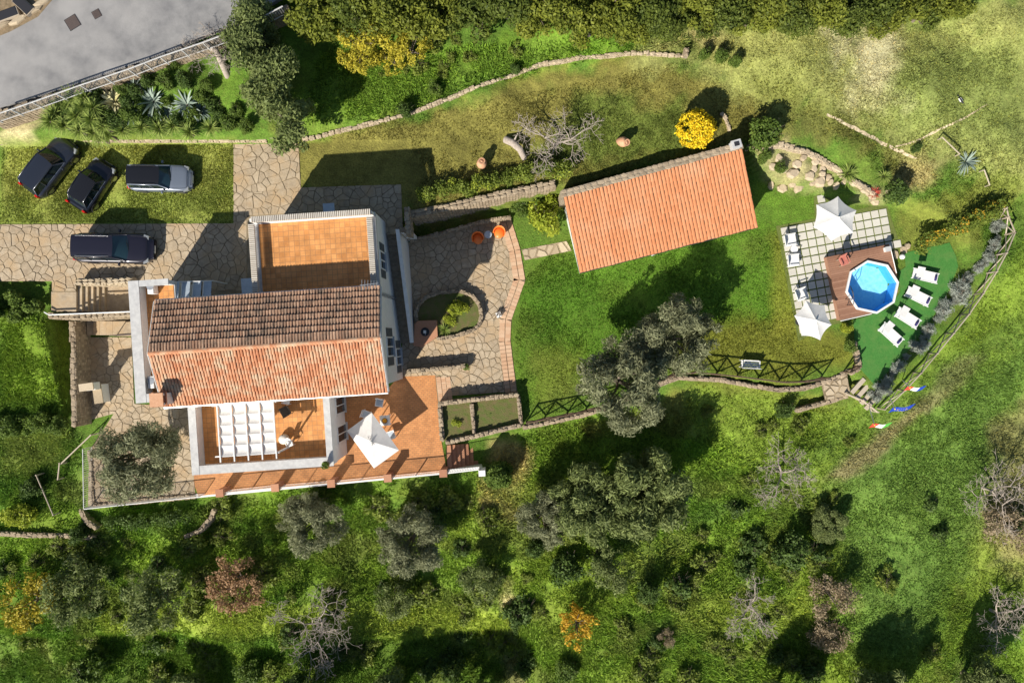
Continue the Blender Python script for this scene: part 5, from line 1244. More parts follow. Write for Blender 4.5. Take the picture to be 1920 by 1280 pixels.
def car(name, label, loc, rz, L, W, Hh, paint, hood=.28, ws=.4, rear=.93, roofm=None, rails=False, glass='carglass', rails_m='rim'):
    """x forward. hood: hood length share, ws: where the windscreen meets the roof, rear: where the roof ends (from the front)"""
    t = thing(name, label, 'car', loc, rz, 'cars parked above the house'); hl = L / 2; hw = W / 2; belt = Hh * .6
    ns = 28
    def wid(s):      # plan width factor along s (0 front .. 1 rear)
        f = 1 - .34 * max(0, (.17 - s) / .17) ** 2 - .2 * max(0, (s - .9) / .1) ** 2
        return f
    def topz(s):
        hz_ = Hh * .5 + (belt - Hh * .5) * min(1, s / hood) ** .8
        if s < .05: hz_ -= Hh * .17 * (1 - s / .05) ** 1.6
        if s > .96: hz_ -= Hh * .12 * ((s - .96) / .04) ** 1.6
        return hz_
    b = MB(); rings = []; cs = 9
    for i in range(ns + 1):
        s = i / ns; x = hl - s * L; w = hw * wid(s); zt = topz(s); zb = .2 + .12 * max(0, (.06 - s) / .06) + .12 * max(0, (s - .95) / .05)
        half = [(w * .9, zb), (w * .985, zb + .12), (w, zb + (zt - zb) * .45), (w * .985, zb + (zt - zb) * .75), (w * .94, zt - .03), (w * .84, zt), (w * .42, zt + .022), (0, zt + .03)]
        ring_ = [(x, -a, z) for a, z in half] + [(x, a, z) for a, z in half[-2::-1]]
        b.v += ring_
    m = 15
    for i in range(ns):
        for k in range(m - 1): b.f.append((i * m + k, i * m + k + 1, (i + 1) * m + k + 1, (i + 1) * m + k)[::-1])
    b.f.append(tuple(range(m))[::-1]); b.f.append(tuple(range(ns * m, ns * m + m))); b.lc = [.5] * len(b.f)
    body = b.build('body', paint, t, world=False, smooth=True)
    # greenhouse
    S0, S1 = hood, .985 if rear > .85 else rear + .1
    def gh_(sb, st, w_in, zt): return hl - sb * L, hl - st * L
    xb0, xb1 = hl - S0 * L, hl - S1 * L; xt0, xt1 = hl - ws * L, hl - rear * L; wb = hw * .9; wt = hw * .72
    def strip_(u0, u1, v, bow):   # cross bar points of the screen
        return [(u0 + bow * math.cos(math.pi * k / 8 - math.pi / 2) , v * (k / 4 - 1)) for k in range(9)]
    g = MB(); K = 10
    lower = [(xb0 - .1 * abs(2 * k / K - 1) ** 2 * L * .4, wb * (2 * k / K - 1) * .97) for k in range(K + 1)]; upper = [(xt0 - .05 * abs(2 * k / K - 1) ** 2 * L * .3, wt * (2 * k / K - 1) * .98) for k in range(K + 1)]
    zbel = lambda x: topz((hl - x) / L) + .005
    ztop = Hh - .06
    g.v = [(x, y, zbel(x) - .01) for x, y in lower] + [(x, y, ztop) for x, y in upper]; g.f = [(k, k + 1, K + 2 + k, K + 1 + k) for k in range(K)]; g.lc = [.5] * K
    g.build('windscreen', M[glass], t, world=False, smooth=True)
    g = MB(); lo = [(xb1 + .04 * abs(2 * k / K - 1) ** 2, wb * (2 * k / K - 1) * .92) for k in range(K + 1)]; up = [(xt1 + .03 * abs(2 * k / K - 1) ** 2, wt * (2 * k / K - 1) * .96) for k in range(K + 1)]
    g.v = [(x, y, zbel(x) - .02) for x, y in lo] + [(x, y, ztop) for x, y in up]; g.f = [(k, k + 1, K + 2 + k, K + 1 + k)[::-1] for k in range(K)]; g.lc = [.5] * K
    g.build('rear_window', M['carglass'], t, world=False, smooth=True)
    for s in (-1, 1):
        g = MB(); n = 8; a0, a1 = lower[0][0] if s < 0 else lower[-1][0], lo[0][0]; c0, c1 = upper[0][0], up[0][0]
        for k in range(n + 1):
            q = k / n; xb = a0 + (a1 - a0) * q; xt = c0 + (c1 - c0) * q; g.v += [(xb, s * wb * .97 * (1 - .05 * q), zbel(xb) - .02), (xt, s * wt * .98 * (1 - .02 * q), ztop)]
        g.f = [(2 * k, 2 * k + 2, 2 * k + 3, 2 * k + 1) for k in range(n)]; g.lc = [.5] * n; sw = g.build('side_window', M['carglass'], t, world=False, smooth=True)
        for q in (.36, .68): # door pillars
            xb = a0 + (a1 - a0) * q; xt = c0 + (c1 - c0) * q; MB().tube([(xb, s * (wb * .955), zbel(xb)), (xt, s * wt * .985, ztop)], .035, 4).build('pillar', paint, sw, world=False)
        MB().tube([(a0, s * wb * .965, zbel(a0)), (c0, s * wt * .98, ztop + .01), ((c0 + c1) / 2, s * wt, ztop + .03), (c1, s * wt * .97, ztop + .01), (a1, s * wb * .92, zbel(a1))], .045, 6).build('roof_pillar', paint, t, world=False, smooth=True)
        MB().tube([(a0, s * wb * .97, zbel(a0) + .005), (a1, s * wb * .93, zbel(a1) + .005)], .014, 4).build('window_trim', M['rim'], t, world=False)
        if rails: MB().tube([(c0 - .15, s * wt * .9, Hh - .0), (c0 - .35, s * wt * .92, Hh + .05), (c1 + .4, s * wt * .92, Hh + .05), (c1 + .2, s * wt * .9, Hh - .0)], .022, 6).build('roof_rail', M[rails_m], t, world=False)
        mr = MB(); mr.box((a0 - .38, s * (hw + .1), belt + .1), (.13, .22, .14), taper=.8); mr.build('mirror', paint, t, world=False, bevel=.02)
        hx = hl - .055 * L; MB().hexa([(hx - .2, s * hw * .9 - .12, topz(.09) - .1), (hx + .1, s * hw * .72 - .14, topz(.03) - .1), (hx + .1, s * hw * .72 + .12, topz(.03) - .1), (hx - .2, s * hw * .9 + .06, topz(.09) - .1), (hx - .2, s * hw * .9 - .12, topz(.1) + .0), (hx + .08, s * hw * .72 - .14, topz(.035) + .025), (hx + .08, s * hw * .72 + .1, topz(.035) + .02), (hx - .2, s * hw * .9 + .03, topz(.1) - .03)]).build('headlight', M['headlight'], t, world=False)
        MB().box((-hl + .07, s * hw * .76, belt * .92), (.12, .2, .3)).build('taillight', M['taillight'], t, world=False, bevel=.02)
        for q in (.19, .81):
            x = hl - q * L; w = MB(); w.lathe([(.2, -.1), (.31, -.1), (.33, -.06), (.33, .06), (.31, .1), (.2, .1)], n=18); w.v = [(x + a, s * (hw - .11) + c, .33 + bb) for a, bb, c in w.v]; wh = w.build('wheel', M['tyre'], t, world=False)
            r = MB(); r.lathe([(.03, -.105), (.2, -.105), (.2, .105), (.03, .105)], n=10); r.v = [(x + a, s * (hw - .11) + c, .33 + bb) for a, bb, c in r.v]; r.build('rim', M['rim'], wh, world=False)
            ar = MB(); pts_ = [(x + .38 * math.cos(a), s * (hw - .002), .33 + .38 * math.sin(a)) for a in [math.pi * k / 8 for k in range(9)]]; ar.tube(pts_, .03, 4); ar.build('wheel_arch', M['tyre'], t, world=False)
    r = MB(); nu, nv = 8, 8
    def roof(u, v):
        q = 2 * v - 1; x0 = xt0 - .05 * q * q * L * .3 + .05; x1 = xt1 + .03 * q * q - .08; x = x0 + (x1 - x0) * u
        return (x, wt * q, ztop + .015 + .06 * (1 - q ** 4) * (1 - .35 * (2 * u - 1) ** 4))
    r.grid(roof, nu, nv); r.f = [f[::-1] for f in r.f]; r.build('roof', roofm or paint, t, world=False, smooth=True)
    MB().box((hl - .01, 0, .42), (.03, .5, .12)).build('licence_plate', M['plate'], t, world=False); MB().box((-hl + .005, 0, .6), (.03, .5, .12)).build('licence_plate', M['plate'], t, world=False)
    MB().box((hl - .06, 0, .55), (.06, W * .5, .14)).build('grille', M['dark'], t, world=False); MB().box((0, 0, .2), (L * .9, W * .84, .12)).build('underbody', M['tyre'], t, world=False)
    for s in (-1, 1): MB().tube([(xb0 - .02, s * .1 - .12, zbel(xb0) + .03), (xb0 - .12, s * .1 + .42, zbel(xb0) + .14)], .012, 4).build('wiper', M['dark'], t, world=False)
    for s in (-1, 1): MB().tube([(hl - q_ * L, s * hw * .8 * wid(q_) , topz(q_) + .008) for q_ in (.06, .12, .18, hood - .01)], .008, 4).build('bonnet_seam', M['dark'], t, world=False)
    MB().tube([(hl - .055 * L, y_ * hw * .72, topz(.055) + .02) for y_ in (-1, -.5, 0, .5, 1)], .008, 4).build('bonnet_seam', M['dark'], t, world=False)
    MB().box((hl - .012, 0, .3), (.06, W * .62, .08)).build('air_intake', M['dark'], t, world=False)
    for q in (.3, .62):   # door seams are thin dark grooves
        for s in (-1, 1):
            x = hl - (hood + (S1 - hood) * q) * L; MB().box((x, s * (hw * .996), belt * .62), (.012, .014, belt * .5)).build('door_seam', M['dark'], t, world=False)
    return t
PZ = 3.06
def cp(x, y, z=.8): q = P(x, y, 3 + z); return (q.x, q.y, 3.01)
car('parked_car', 'dark blue grey hatchback at the upper left, nose under the yuccas', cp(91, 311), rad(52), 4.1, 1.74, 1.5, M['p_navy'], .26, .42, .9)
car('parked_car', 'small black car parked between the dark hatchback and the silver car', cp(170, 346), rad(57), 3.5, 1.66, 1.45, M['p_black'], .25, .4, .82, M['panoroof'])
car('parked_car', 'silver estate car with a black roof parked on the grass', cp(299, 333), rad(-1), 3.95, 1.72, 1.5, M['p_silver'], .29, .43, .93, M['panoroof'], True, 'carglassb', 'dark')
q = P(213, 465, 3.9); car('parked_car', 'large dark plum off-road car with roof rails on the stone driveway', (q.x, q.y, 3.05), rad(-1), 4.85, 1.92, 1.75, M['p_plum'], .27, .42, .94, None, True, 'carglassb')
# ---------------------------------------------------------------- vegetation
def leaves(name, lumps, n, size, aspect=.4, up=.35, m='green', jit=.9, inner=.55, lo=0.0, squash=1.0):
    """leaf-sized faces spread through a cloud of lumps (x, y, z, r[, weight])"""
    Lp = np.array([l[:4] for l in lumps], float); wt = Lp[:, 3] ** 2; wt /= wt.sum()
    k = RNG.choice(len(Lp), n, p=wt); d = RNG.normal(size=(n, 3)); d[:, 2] = d[:, 2] + up * .5; d /= np.linalg.norm(d, axis=1)[:, None]
    r = (inner + (1 - inner) * RNG.uniform(0, 1, n) ** .6) * (1 + RNG.normal(0, .07, n))
    p = Lp[k, :3] + d * (Lp[k, 3] * r)[:, None] * np.array([1, 1, squash])
    keep = p[:, 2] > lo; p = p[keep]; d = d[keep]; k = k[keep]; n = len(p)
    nr = d + RNG.normal(size=(n, 3)) * jit + np.array([0, 0, up]); nr /= np.linalg.norm(nr, axis=1)[:, None]
    t = np.cross(nr, RNG.normal(size=(n, 3))); t /= np.linalg.norm(t, axis=1)[:, None] + 1e-9; b = np.cross(nr, t)
    s = size * RNG.uniform(.6, 1.4, n)[:, None]; V = np.stack([p - t * s, p + b * s * aspect, p + t * s, p - b * s * aspect], 1).reshape(-1, 3)
    me = fast_mesh(name, V, np.arange(n * 4).reshape(-1, 4)); lumpc = RNG.uniform(-.22, .22, len(Lp))
    lc = np.clip(RNG.normal(.45, .22, n) + lumpc[k], 0, 1)
    me.attributes.new('lc', 'FLOAT', 'FACE').data.foreach_set('value', lc.astype(np.float32)); me.materials.append(M[m]); return me

def lumps_blob(n, R, h, z, r0, r1, hole=0.0):
    out = []
    while len(out) < n:
        a = rnd(0, 2 * math.pi); q = math.sqrt(rnd(hole * hole, 1)); zz = rnd(-1, 1); k = math.sqrt(max(.05, 1 - (zz * .8) ** 2))
        out.append((R * q * k * math.cos(a), R * q * k * math.sin(a), z + zz * h, rnd(r0, r1)))
    return out

def trunk_mesh(lumps, z0, base_r, fork=.8, k=9, m='bark', lean=(0, 0)):
    b = MB(); f = Vector((lean[0], lean[1], fork)); b.tube([(0, 0, -.4), (0.05, 0, fork * .4), f], [base_r * 1.35, base_r, base_r * .85], 9, lc=.5)
    for l in random.sample(lumps, min(k, len(lumps))):
        e = Vector(l[:3]); mid = f.lerp(e, .5) + Vector((rnd(-.25, .25), rnd(-.25, .25), rnd(0, .35)))
        b.tube([f, mid, e], [base_r * .5, base_r * .32, base_r * .1], 6, lc=.5)
        for _ in range(2): q = mid.lerp(e, rnd(.2, .8)); b.tube([q, q + Vector((rnd(-.6, .6), rnd(-.6, .6), rnd(.1, .5)))], [base_r * .14, base_r * .05], 4, lc=.5)
    me = b.mesh('trunk', smooth=True); me.materials.append(M[m]); return me

KINDS = {}
def kind(nm, variants, maker): KINDS[nm] = [maker(i) for i in range(variants)]
def mk(nl, R, h, z, r0, r1, n, size, m, hole=0, asp=.35, up=.4, br=.22, fork=.8, inner=.45):
    def f(i):
        L = lumps_blob(nl, R, h, z, r0, r1, hole); return leaves('crown', L, n, size, asp, up, m, inner=inner, lo=.05), trunk_mesh(L, 0, br, fork)
    return f
kind('olive', 3, mk(62, 2.6, .9, 3.4, .3, .75, 14500, .15, 'olive', .34, asp=.2, inner=.3))
kind('oliveg', 2, mk(70, 2.4, 1.1, 3.2, .35, .8, 17000, .15, 'oliveg', 0, asp=.25, inner=.3))
kind('sparse', 2, mk(34, 2.3, .9, 2.8, .4, .85, 4200, .13, 'oliveg', .1, inner=.2))
kind('bush', 3, mk(20, .62, .5, .62, .28, .45, 2600, .075, 'green', 0, .5, .4, .08, .3))
kind('dense', 1, mk(46, .78, .62, .75, .26, .4, 9000, .075, 'green', 0, .55, .5, .08, .3))
kind('dark', 2, mk(22, .62, .55, .65, .26, .42, 3000, .07, 'dkgreen', 0, .5, .4, .08, .3))
kind('limeb', 2, mk(20, .62, .45, .6, .25, .45, 2400, .08, 'lime', 0, .45, .5, .08, .3))
kind('thicket', 4, mk(30, 1.5, .9, 1.7, .3, .7, 5200, .105, 'thicket', 0, .5, .4, .14, .6))
KINDS['thicket'] += [mk(30, 1.5, .9, 1.9, .3, .7, 5200, .105, 'thicketd', 0, .5, .4, .14, .6)(i) for i in range(3)]
kind('mimosa', 2, mk(44, 1.6, .8, 1.7, .15, .45, 2600, .085, 'mimosa', 0, .5, .4, .12, .6))
kind('russet', 1, mk(44, 2.1, .7, 2.2, .25, .6, 3600, .1, 'russet', .1, .5, .4, .16, .6, .2))
kind('brown', 2, mk(36, 1.6, .7, 1.3, .2, .6, 2400, .09, 'brown', 0, .4, .3, .1, .4, .2))
kind('amber', 2, mk(34, 1.5, .7, 1.6, .2, .5, 1300, .1, 'amber', .1, .5, .4, .12, .5, .2))
KINDS['amber'][0] = mk(40, 1.8, .7, 1.7, .2, .55, 2400, .1, 'amberg', .1, .5, .4, .12, .5, .2)(0)
kind('weed', 3, mk(12, .6, .2, .22, .18, .35, 900, .085, 'hedge', 0, .5, .6, .03, .1))
kind('weedd', 2, mk(12, .6, .25, .28, .2, .35, 900, .09, 'dkgreen', 0, .5, .6, .03, .1))
kind('silver', 4, mk(16, .42, .22, .36, .12, .34, 1100, .11, 'silver', 0, .13, .5, .04, .15, .0))

SRC = {}
def plant(name, label, cat, k, px, py, zc, sc, group=None, szc=1.0, var=None, hgt=1.0, rz=None):
    """zc: height of the crown centre above ground, so that the crown shows at px, py"""
    z = 0.0
    for _ in range(6):
        p = P(px, py, z + zc); z = .5 * z + .5 * hz(p.x, p.y)
    p = P(px, py, z + zc); i = random.randrange(len(KINDS[k])) if var is None else var
    t = thing(name, label, cat, (p.x, p.y, hz(p.x, p.y) - .05), rnd(0, 6.28) if rz is None else rz, group); cr, tr = KINDS[k][i]
    obj('crown', cr, None, t); obj('trunk', tr, None, t); t.scale = (sc, sc * szc, sc * hgt); return t

# olives
plant('olive_tree', 'big grey green olive standing on the lawn edge, its crown over the crossed fence', 'olive tree', 'olive', 1168, 716, 3.4, 1.16, var=0)
plant('olive_tree', 'grey green olive joined to the big one, on its upper right', 'olive tree', 'olive', 1275, 636, 3.6, 1.0, var=1)
plant('olive_tree', 'olive with a hole in its crown on the paved terrace left of the villa', 'olive tree', 'olive', 266, 856, 3.2, 1.1, var=2)
plant('olive_tree', 'grey olive just below the terrace railing, left of its neighbour', 'olive tree', 'olive', 580, 985, 3.2, .86, var=0)
plant('olive_tree', 'grey olive below the terrace parasol, right of its neighbour', 'olive tree', 'olive', 772, 1015, 3.2, .9, var=1)
plant('olive_tree', 'large dense green tree, the left half of the pair below the lawn fence', 'tree', 'oliveg', 1100, 945, 3.4, 1.05, var=0)
plant('olive_tree', 'large dense green tree, the right half of the pair below the lawn fence', 'tree', 'oliveg', 1215, 925, 3.6, 1.15, var=1)
plant('olive_tree', 'dull grey olive at the left foot of the large green pair', 'olive tree', 'olive', 1020, 975, 2.4, .75, var=2)
plant('olive_tree', 'thin leaved green tree second from the bottom left corner', 'tree', 'sparse', 140, 1105, 2.8, 1.05, var=0)
plant('olive_tree', 'thin leaved green tree between the lower left trees and the russet one', 'tree', 'sparse', 285, 1130, 2.8, 1.0, var=1)
plant('olive_tree', 'small thin grey green tree above the terrace edge at the bottom', 'tree', 'sparse', 735, 1135, 2.4, .65, var=0)
plant('olive_tree', 'thin leaved tree at the lower edge right of the amber tree', 'tree', 'sparse', 1150, 1075, 2.2, .7, var=1)
plant('russet_tree', 'russet brown leaved tree on the slope below the villa', 'tree', 'russet', 440, 1100, 2.2, .95)
plant('amber_tree', 'yellow leaved tree at the lower left edge', 'tree', 'amber', 55, 1130, 1.8, 1.15, var=0)
plant('amber_tree', 'small orange leaved tree near the bottom centre', 'tree', 'amber', 1085, 1180, 1.8, .95, var=1)
plant('brown_bush', 'upper brown dry bush on the lower right slope', 'bush', 'brown', 1560, 1115, 1.4, 1.05, var=0)
plant('brown_bush', 'lower brown dry bush on the lower right slope', 'bush', 'brown', 1555, 1195, 1.4, .95, var=1)
plant('brown_bush', 'small twiggy brown bush on the bottom slope between two bare trees', 'bush', 'brown', 1252, 1196, .6, .42, var=0)
plant('brown_bush', 'brown dry bush at the right edge of the slope', 'bush', 'brown', 1890, 985, 1.2, 1.1, var=1)
plant('olive_tree', 'dark green tree cut by the bottom edge at the left', 'tree', 'oliveg', 330, 1325, 3.0, .9, 'trees cut by the bottom edge', var=0)
plant('olive_tree', 'dark green tree cut by the bottom edge near the middle', 'tree', 'oliveg', 740, 1330, 3.2, 1.0, 'trees cut by the bottom edge', var=1)
plant('olive_tree', 'dark green tree cut by the bottom right edge', 'tree', 'oliveg', 1660, 1320, 3.2, 1.05, 'trees cut by the bottom edge', var=0)
plant('olive_tree', 'dark tree at the bottom right corner', 'tree', 'oliveg', 1860, 1300, 3.0, .9, 'trees cut by the bottom edge', var=1)
plant('olive_tree', 'dark green tree cut by the bottom edge, second from the left', 'tree', 'oliveg', 545, 1345, 3.4, 1.0, 'trees cut by the bottom edge', var=1, hgt=1.15)
plant('olive_tree', 'dark green tree cut by the bottom edge left of the dirt path', 'tree', 'oliveg', 880, 1345, 3.4, 1.0, 'trees cut by the bottom edge', var=0, hgt=1.15)
plant('olive_tree', 'dark green tree cut by the bottom edge below the brown bushes', 'tree', 'oliveg', 1480, 1345, 3.4, .95, 'trees cut by the bottom edge', var=1, hgt=1.15)
plant('olive_tree', 'thin leaved tree on the slope below the two grey olives', 'tree', 'sparse', 900, 1095, 2.4, .7, var=0)
plant('olive_tree', 'dark leafy tree on the slope right of the large green pair', 'tree', 'oliveg', 1560, 985, 1.6, .55, var=1, hgt=.7)
# thicket along the top edge
T = 'green shrub in the thicket along the top edge'
for (x, y, s) in ((600,30,1.1),(650,20,1.0),(720,10,1.1),(780,30,1.1),(835,15,1.1),(890,25,1.1),(950,10,1.1),(1010,25,1.0),(1070,15,1.05),(1110,45,.9),
                  (1150,10,1.1),(1180,40,.85),(1225,12,1.0),(1255,38,.8),(1300,10,1.0),(1335,32,.8),(1380,8,1.0),(1415,28,.85),(1460,8,1.0),(1500,26,.9),(1545,6,1.0),(1585,26,.9),(1630,4,1.0),(1665,22,.85),(1710,2,1.0),(1745,20,.8),(1790,-4,.95)):
    plant('thicket_shrub', T, 'shrub', 'thicket', x, y - 6, 1.9, s, 'thicket along the top edge')
for k, (x, y, s, lab) in enumerate(((690,70,1.0,'yellow flowering shrub, upper one of the cluster above the bank'), (668,98,.75,'yellow flowering shrub nearest the long evergreen'), (765,85,.8,'yellow flowering shrub, right of the yellow cluster'), (733,105,.55,'small yellow flowering shrub between the larger two'))):
    plant('mimosa_shrub', lab, 'shrub', 'mimosa', x, y, 1.6, s, 'yellow flowering shrubs', var=k % 2)
# tall evergreen beside the road bank
L = []
for (x, y, r) in ((478,20,1.2),(490,55,1.2),(485,95,1.1),(500,130,1.3),(510,165,1.2),(520,200,1.1),(535,235,1.0),(540,262,.8),(500,180,1.0),(465,60,.9),(520,120,.9),(545,205,.8)):
    for _ in range(6): q = P(x, y, 7.0); L.append((q.x + rnd(-1.1, 1.1), q.y + rnd(-.6, .6), rnd(5.2, 7.6), r * rnd(.45, .8)))
t = thing('evergreen_tree', 'long tall grey green evergreen reaching from the road down to the driveway', 'tree', (*P(510, 140, 4.2)[:2], 4.0)); off = t.location
L = [(a - off.x, b - off.y, c - off.z, r) for a, b, c, r in L]; obj('crown', leaves('crown', L, 26000, .12, .4, .4, 'oliveg', lo=.2, inner=.4), None, t); obj('trunk', trunk_mesh(L, 0, .25, .8, 14), None, t)
# hedges: path of lumps
def hedge(name, label, path, h, w, n, m, size=.08, asp=.5, cat='hedge', zoff=0.0, extra=None):
    pts = [G(x, y) for x, y in path]; pts = resample(pts, .45); t = thing(name, label, cat, pts[0]); L = []
    for p in pts:
        for _ in range(4): L.append((p.x + rnd(-w, w) - t.location.x, p.y + rnd(-w, w) - t.location.y, hz(p.x, p.y) + zoff + rnd(.25, 1) * h - t.location.z, rnd(.25, .45)))
    obj('foliage', leaves('foliage', L, n, size, asp, .4, m, inner=.4, lo=-5), None, t)
    if extra: obj('blossom', leaves('blossom', random.sample(L, max(3, len(L) // 5)), n // 9, size, asp, .5, extra, inner=.7, lo=-5), None, t)
    b = MB()
    for p in pts[::2]:
        q = Vector((p.x, p.y, hz(p.x, p.y) + zoff)) - t.location; b.tube([q + Vector((0, 0, -.2)), q + Vector((rnd(-.1, .1), rnd(-.1, .1), h * .7))], [.04, .015], 5)
    b.build('stems', M['bark'], t, world=False); return t
hedge('garden_hedge', 'leafy hedge along the top of the thick retaining wall', [(790,368),(840,358),(900,346),(960,334),(1020,326),(1060,320)], .9, .4, 9000, 'hedge', .075, extra='lime')
hedge('slope_hedge', 'green hedge with orange tips climbing right from the turf', [(1715,462),(1760,440),(1800,420),(1840,402),(1868,388)], 1.3, .4, 5200, 'hedge', .075, extra='amber')
hedge('court_hedge', 'dark green hedge below the grass bank at the left edge', [(-10,798),(40,796),(80,793),(120,790)], 1.0, .5, 11000, 'green', .075)
hedge('left_bush_row', 'big green shrubs at the left edge beside the sunken stairs', [(-20,572),(10,572),(45,574),(74,582)], 1.7, .75, 20000, 'green', .085)
hedge('lower_hedge', 'shaded hedge below the white railing of the olive terrace', [(215,975),(260,972),(310,970),(350,968)], .9, .35, 4200, 'dkgreen', .075)
# single bushes
B = lambda lab, k, x, y, zc, sc, cat='bush', **q: plant('garden_bush' if k != 'limeb' else 'lime_bush', lab, cat, k, x, y, zc, sc, **q)
B('round green bush beside the small house chimney', 'bush', 1432, 252, 1.3, 1.35, hgt=1.2)
B('round clipped green bush at the foot of the red steps', 'dense', 930, 890, 1.1, 1.15, hgt=1.2, var=0)
B('small dark pointed bush left on the curved lawn wall', 'dark', 757, 203, .9, .65, hgt=1.4)
B('small green bush on the grass bank above the curved wall', 'bush', 815, 162, .9, .6, hgt=1.4)
B('small dark bush on the curved lawn wall near its middle', 'dark', 966, 126, .6, .5)
B('left one of three small bushes on the dry slope', 'bush', 1324, 97, .8, .5, hgt=1.7, group='three small bushes')
B('middle one of three small bushes on the dry slope', 'bush', 1354, 103, .8, .55, hgt=1.6, group='three small bushes')
B('right one of three small bushes on the dry slope', 'bush', 1382, 112, .8, .48, hgt=1.6, group='three small bushes')
B('dark bush right of the red leaved plant', 'dark', 1687, 360, .9, 1.05)
B('small dark bush in the fork of the slope paths', 'dark', 1722, 276, .5, .45)
B('dark bush alone on the slope below the lawn fence', 'dark', 1475, 770, .9, .85)
B('green bush at the lower left corner of the turf', 'bush', 1597, 648, .6, .65)
B('pale yellow bush beside the lower corner of the pool deck', 'limeb', 1592, 614, .6, .5)
B('bright lime green bush at the left edge below the long grass', 'limeb', 32, 965, .9, 1.35)
B('tall lime green bush beside the small house, lower half', 'limeb', 1020, 410, 1.4, 1.45, hgt=1.3)
B('tall lime green bush beside the small house, upper half', 'limeb', 1035, 375, 1.5, 1.1, hgt=1.3)
B('lime green bush at the left, next to the tall one by the small house', 'bush', 975, 388, .8, .85)
B('leafy bush at the right of the kidney shaped bed', 'limeb', 858, 578, 1.0, .85)
B('lower leafy bush in the kidney shaped bed', 'limeb', 842, 600, .8, .6)
B('yellow green plant in the left planter bed', 'limeb', 858, 795, .6, .6)
B('small green plant at the lower edge of the left planter bed', 'bush', 852, 808, .4, .35)
B('small dark plant in the right planter bed', 'dark', 918, 774, .5, .35)
B('green shrub among the upper rockery stones', 'bush', 1437, 292, .6, .6)
B('green shrub low in the rockery beside the small house', 'bush', 1465, 312, .5, .55)
B('dark green tangled bush below the large green pair of trees', 'dark', 1060, 1065, .7, 1.5)
B('dark green bush at the bottom, right of the amber tree', 'dark', 1215, 1110, .6, 1.1)
B('dark bush on the slope below the steps path', 'dark', 1005, 1030, .6, .9)
B('dark green bushes at the bottom centre right', 'dark', 1480, 1030, .7, 1.7)
B('dark bramble below the left olive terrace wall', 'dark', 150, 1000, .4, .9)
B('tangled bush at the bottom left corner', 'bush', 180, 1250, .6, 1.6)
B('tangled green bush on the bottom edge beside the bare tree', 'bush', 470, 1255, .5, 1.3)
B('dark tangled bush on the bottom edge left of the dirt path', 'dark', 850, 1250, .5, 1.4)
B('leafy bush at the bottom edge right of the dirt path', 'bush', 1060, 1255, .4, 1.1)
B('dark bush beside the grey rail at the left edge', 'dark', 60, 915, .6, 1.0)
for k, (x, y, r) in enumerate(((240,215,.7),(300,215,.6),(360,215,.7),(250,170,.6),(310,150,.7),(175,165,.8),(225,165,.5),(330,225,.6),(375,180,.6),(280,228,.6),(195,220,.8),(235,190,.6),(310,190,.5),(410,215,.6),(430,230,.7),(215,225,.7),(255,205,.7),(345,150,.7),(385,160,.6),(395,195,.7),(320,120,.5),(130,205,.9),(440,205,.6),(275,150,.6),(460,235,.6))):
    plant('bank_shrub', 'dark green undergrowth between the agaves of the road bank', 'shrub', 'dark' if k % 2 else 'bush', x, y, .5, r, 'undergrowth among the agaves')
# yellow globe
Ly = []
for k in range(240):
    a = rnd(0, 6.28); c = rnd(-.55, 1) if k > 40 else rnd(.8, 1); s = math.sqrt(1 - c * c); k_ = rnd(.9, 1.1); Ly.append((1.0 * k_ * s * math.cos(a), 1.0 * k_ * s * math.sin(a), 1.25 + c * k_, rnd(.14, .26)))
p = P(1306, 241, 4.35); t = thing('yellow_bush', 'bright yellow ball shaped flowering bush above the small house', 'bush', (p.x, p.y, hz(p.x, p.y) - .05))
obj('blossom', leaves('blossom', Ly, 8500, .075, .5, .3, 'yellow', inner=.2), None, t); obj('foliage', leaves('foliage', [(a * .9, b * .9, 1.25 + (c - 1.25) * .9, r) for a, b, c, r in Ly], 2600, .08, .5, .2, 'dkgreen', inner=.2), None, t)
MB().tube([(0, 0, -.1), (0, 0, 1.2)], [.09, .06], 7).build('trunk', M['bark'], t, world=False)
# potted plants
for t in POTS:
    L = lumps_blob(8, .16, .1, .45, .12, .2); o = obj('plant', leaves('plant', L, 420, .055, .5, .4, 'green', lo=.2), None, t)
# lavender row
names = ['topmost, at the fence end', 'second from the top', 'third from the top', 'fourth from the top', 'fifth from the top', 'sixth from the top', 'seventh from the top', 'fourth from the bottom', 'third from the bottom', 'second from the bottom', 'lowest, by the timber steps']
for k, (x, y, s) in enumerate(((1876,425,.9),(1864,462,.85),(1846,492,.75),(1822,516,1.1),(1800,548,1.25),(1772,584,1.25),(1746,618,1.2),(1725,652,1.15),(1692,688,1.1),(1668,714,1.05),(1642,738,.9))):
    plant('silver_shrub', 'silver grey shrub in the row along the curved fence, ' + names[k], 'shrub', 'silver', x + rnd(-4, 4), y + rnd(-4, 4), .45, s * rnd(.8, 1.15), 'silver shrubs along the fence', szc=rnd(.75, 1.3))
for k, (x, y) in enumerate(((1870,445),(1855,478),(1836,505),(1811,532),(1786,566),(1759,600),(1735,636),(1708,670),(1680,700),(1655,727))):
    plant('silver_shrub', 'smaller silver shrub filling a gap of the row along the curved fence', 'shrub', 'silver', x + rnd(-5, 5), y + rnd(-5, 5), .35, rnd(.55, .95), 'small silver shrubs along the fence', szc=rnd(.7, 1.4))
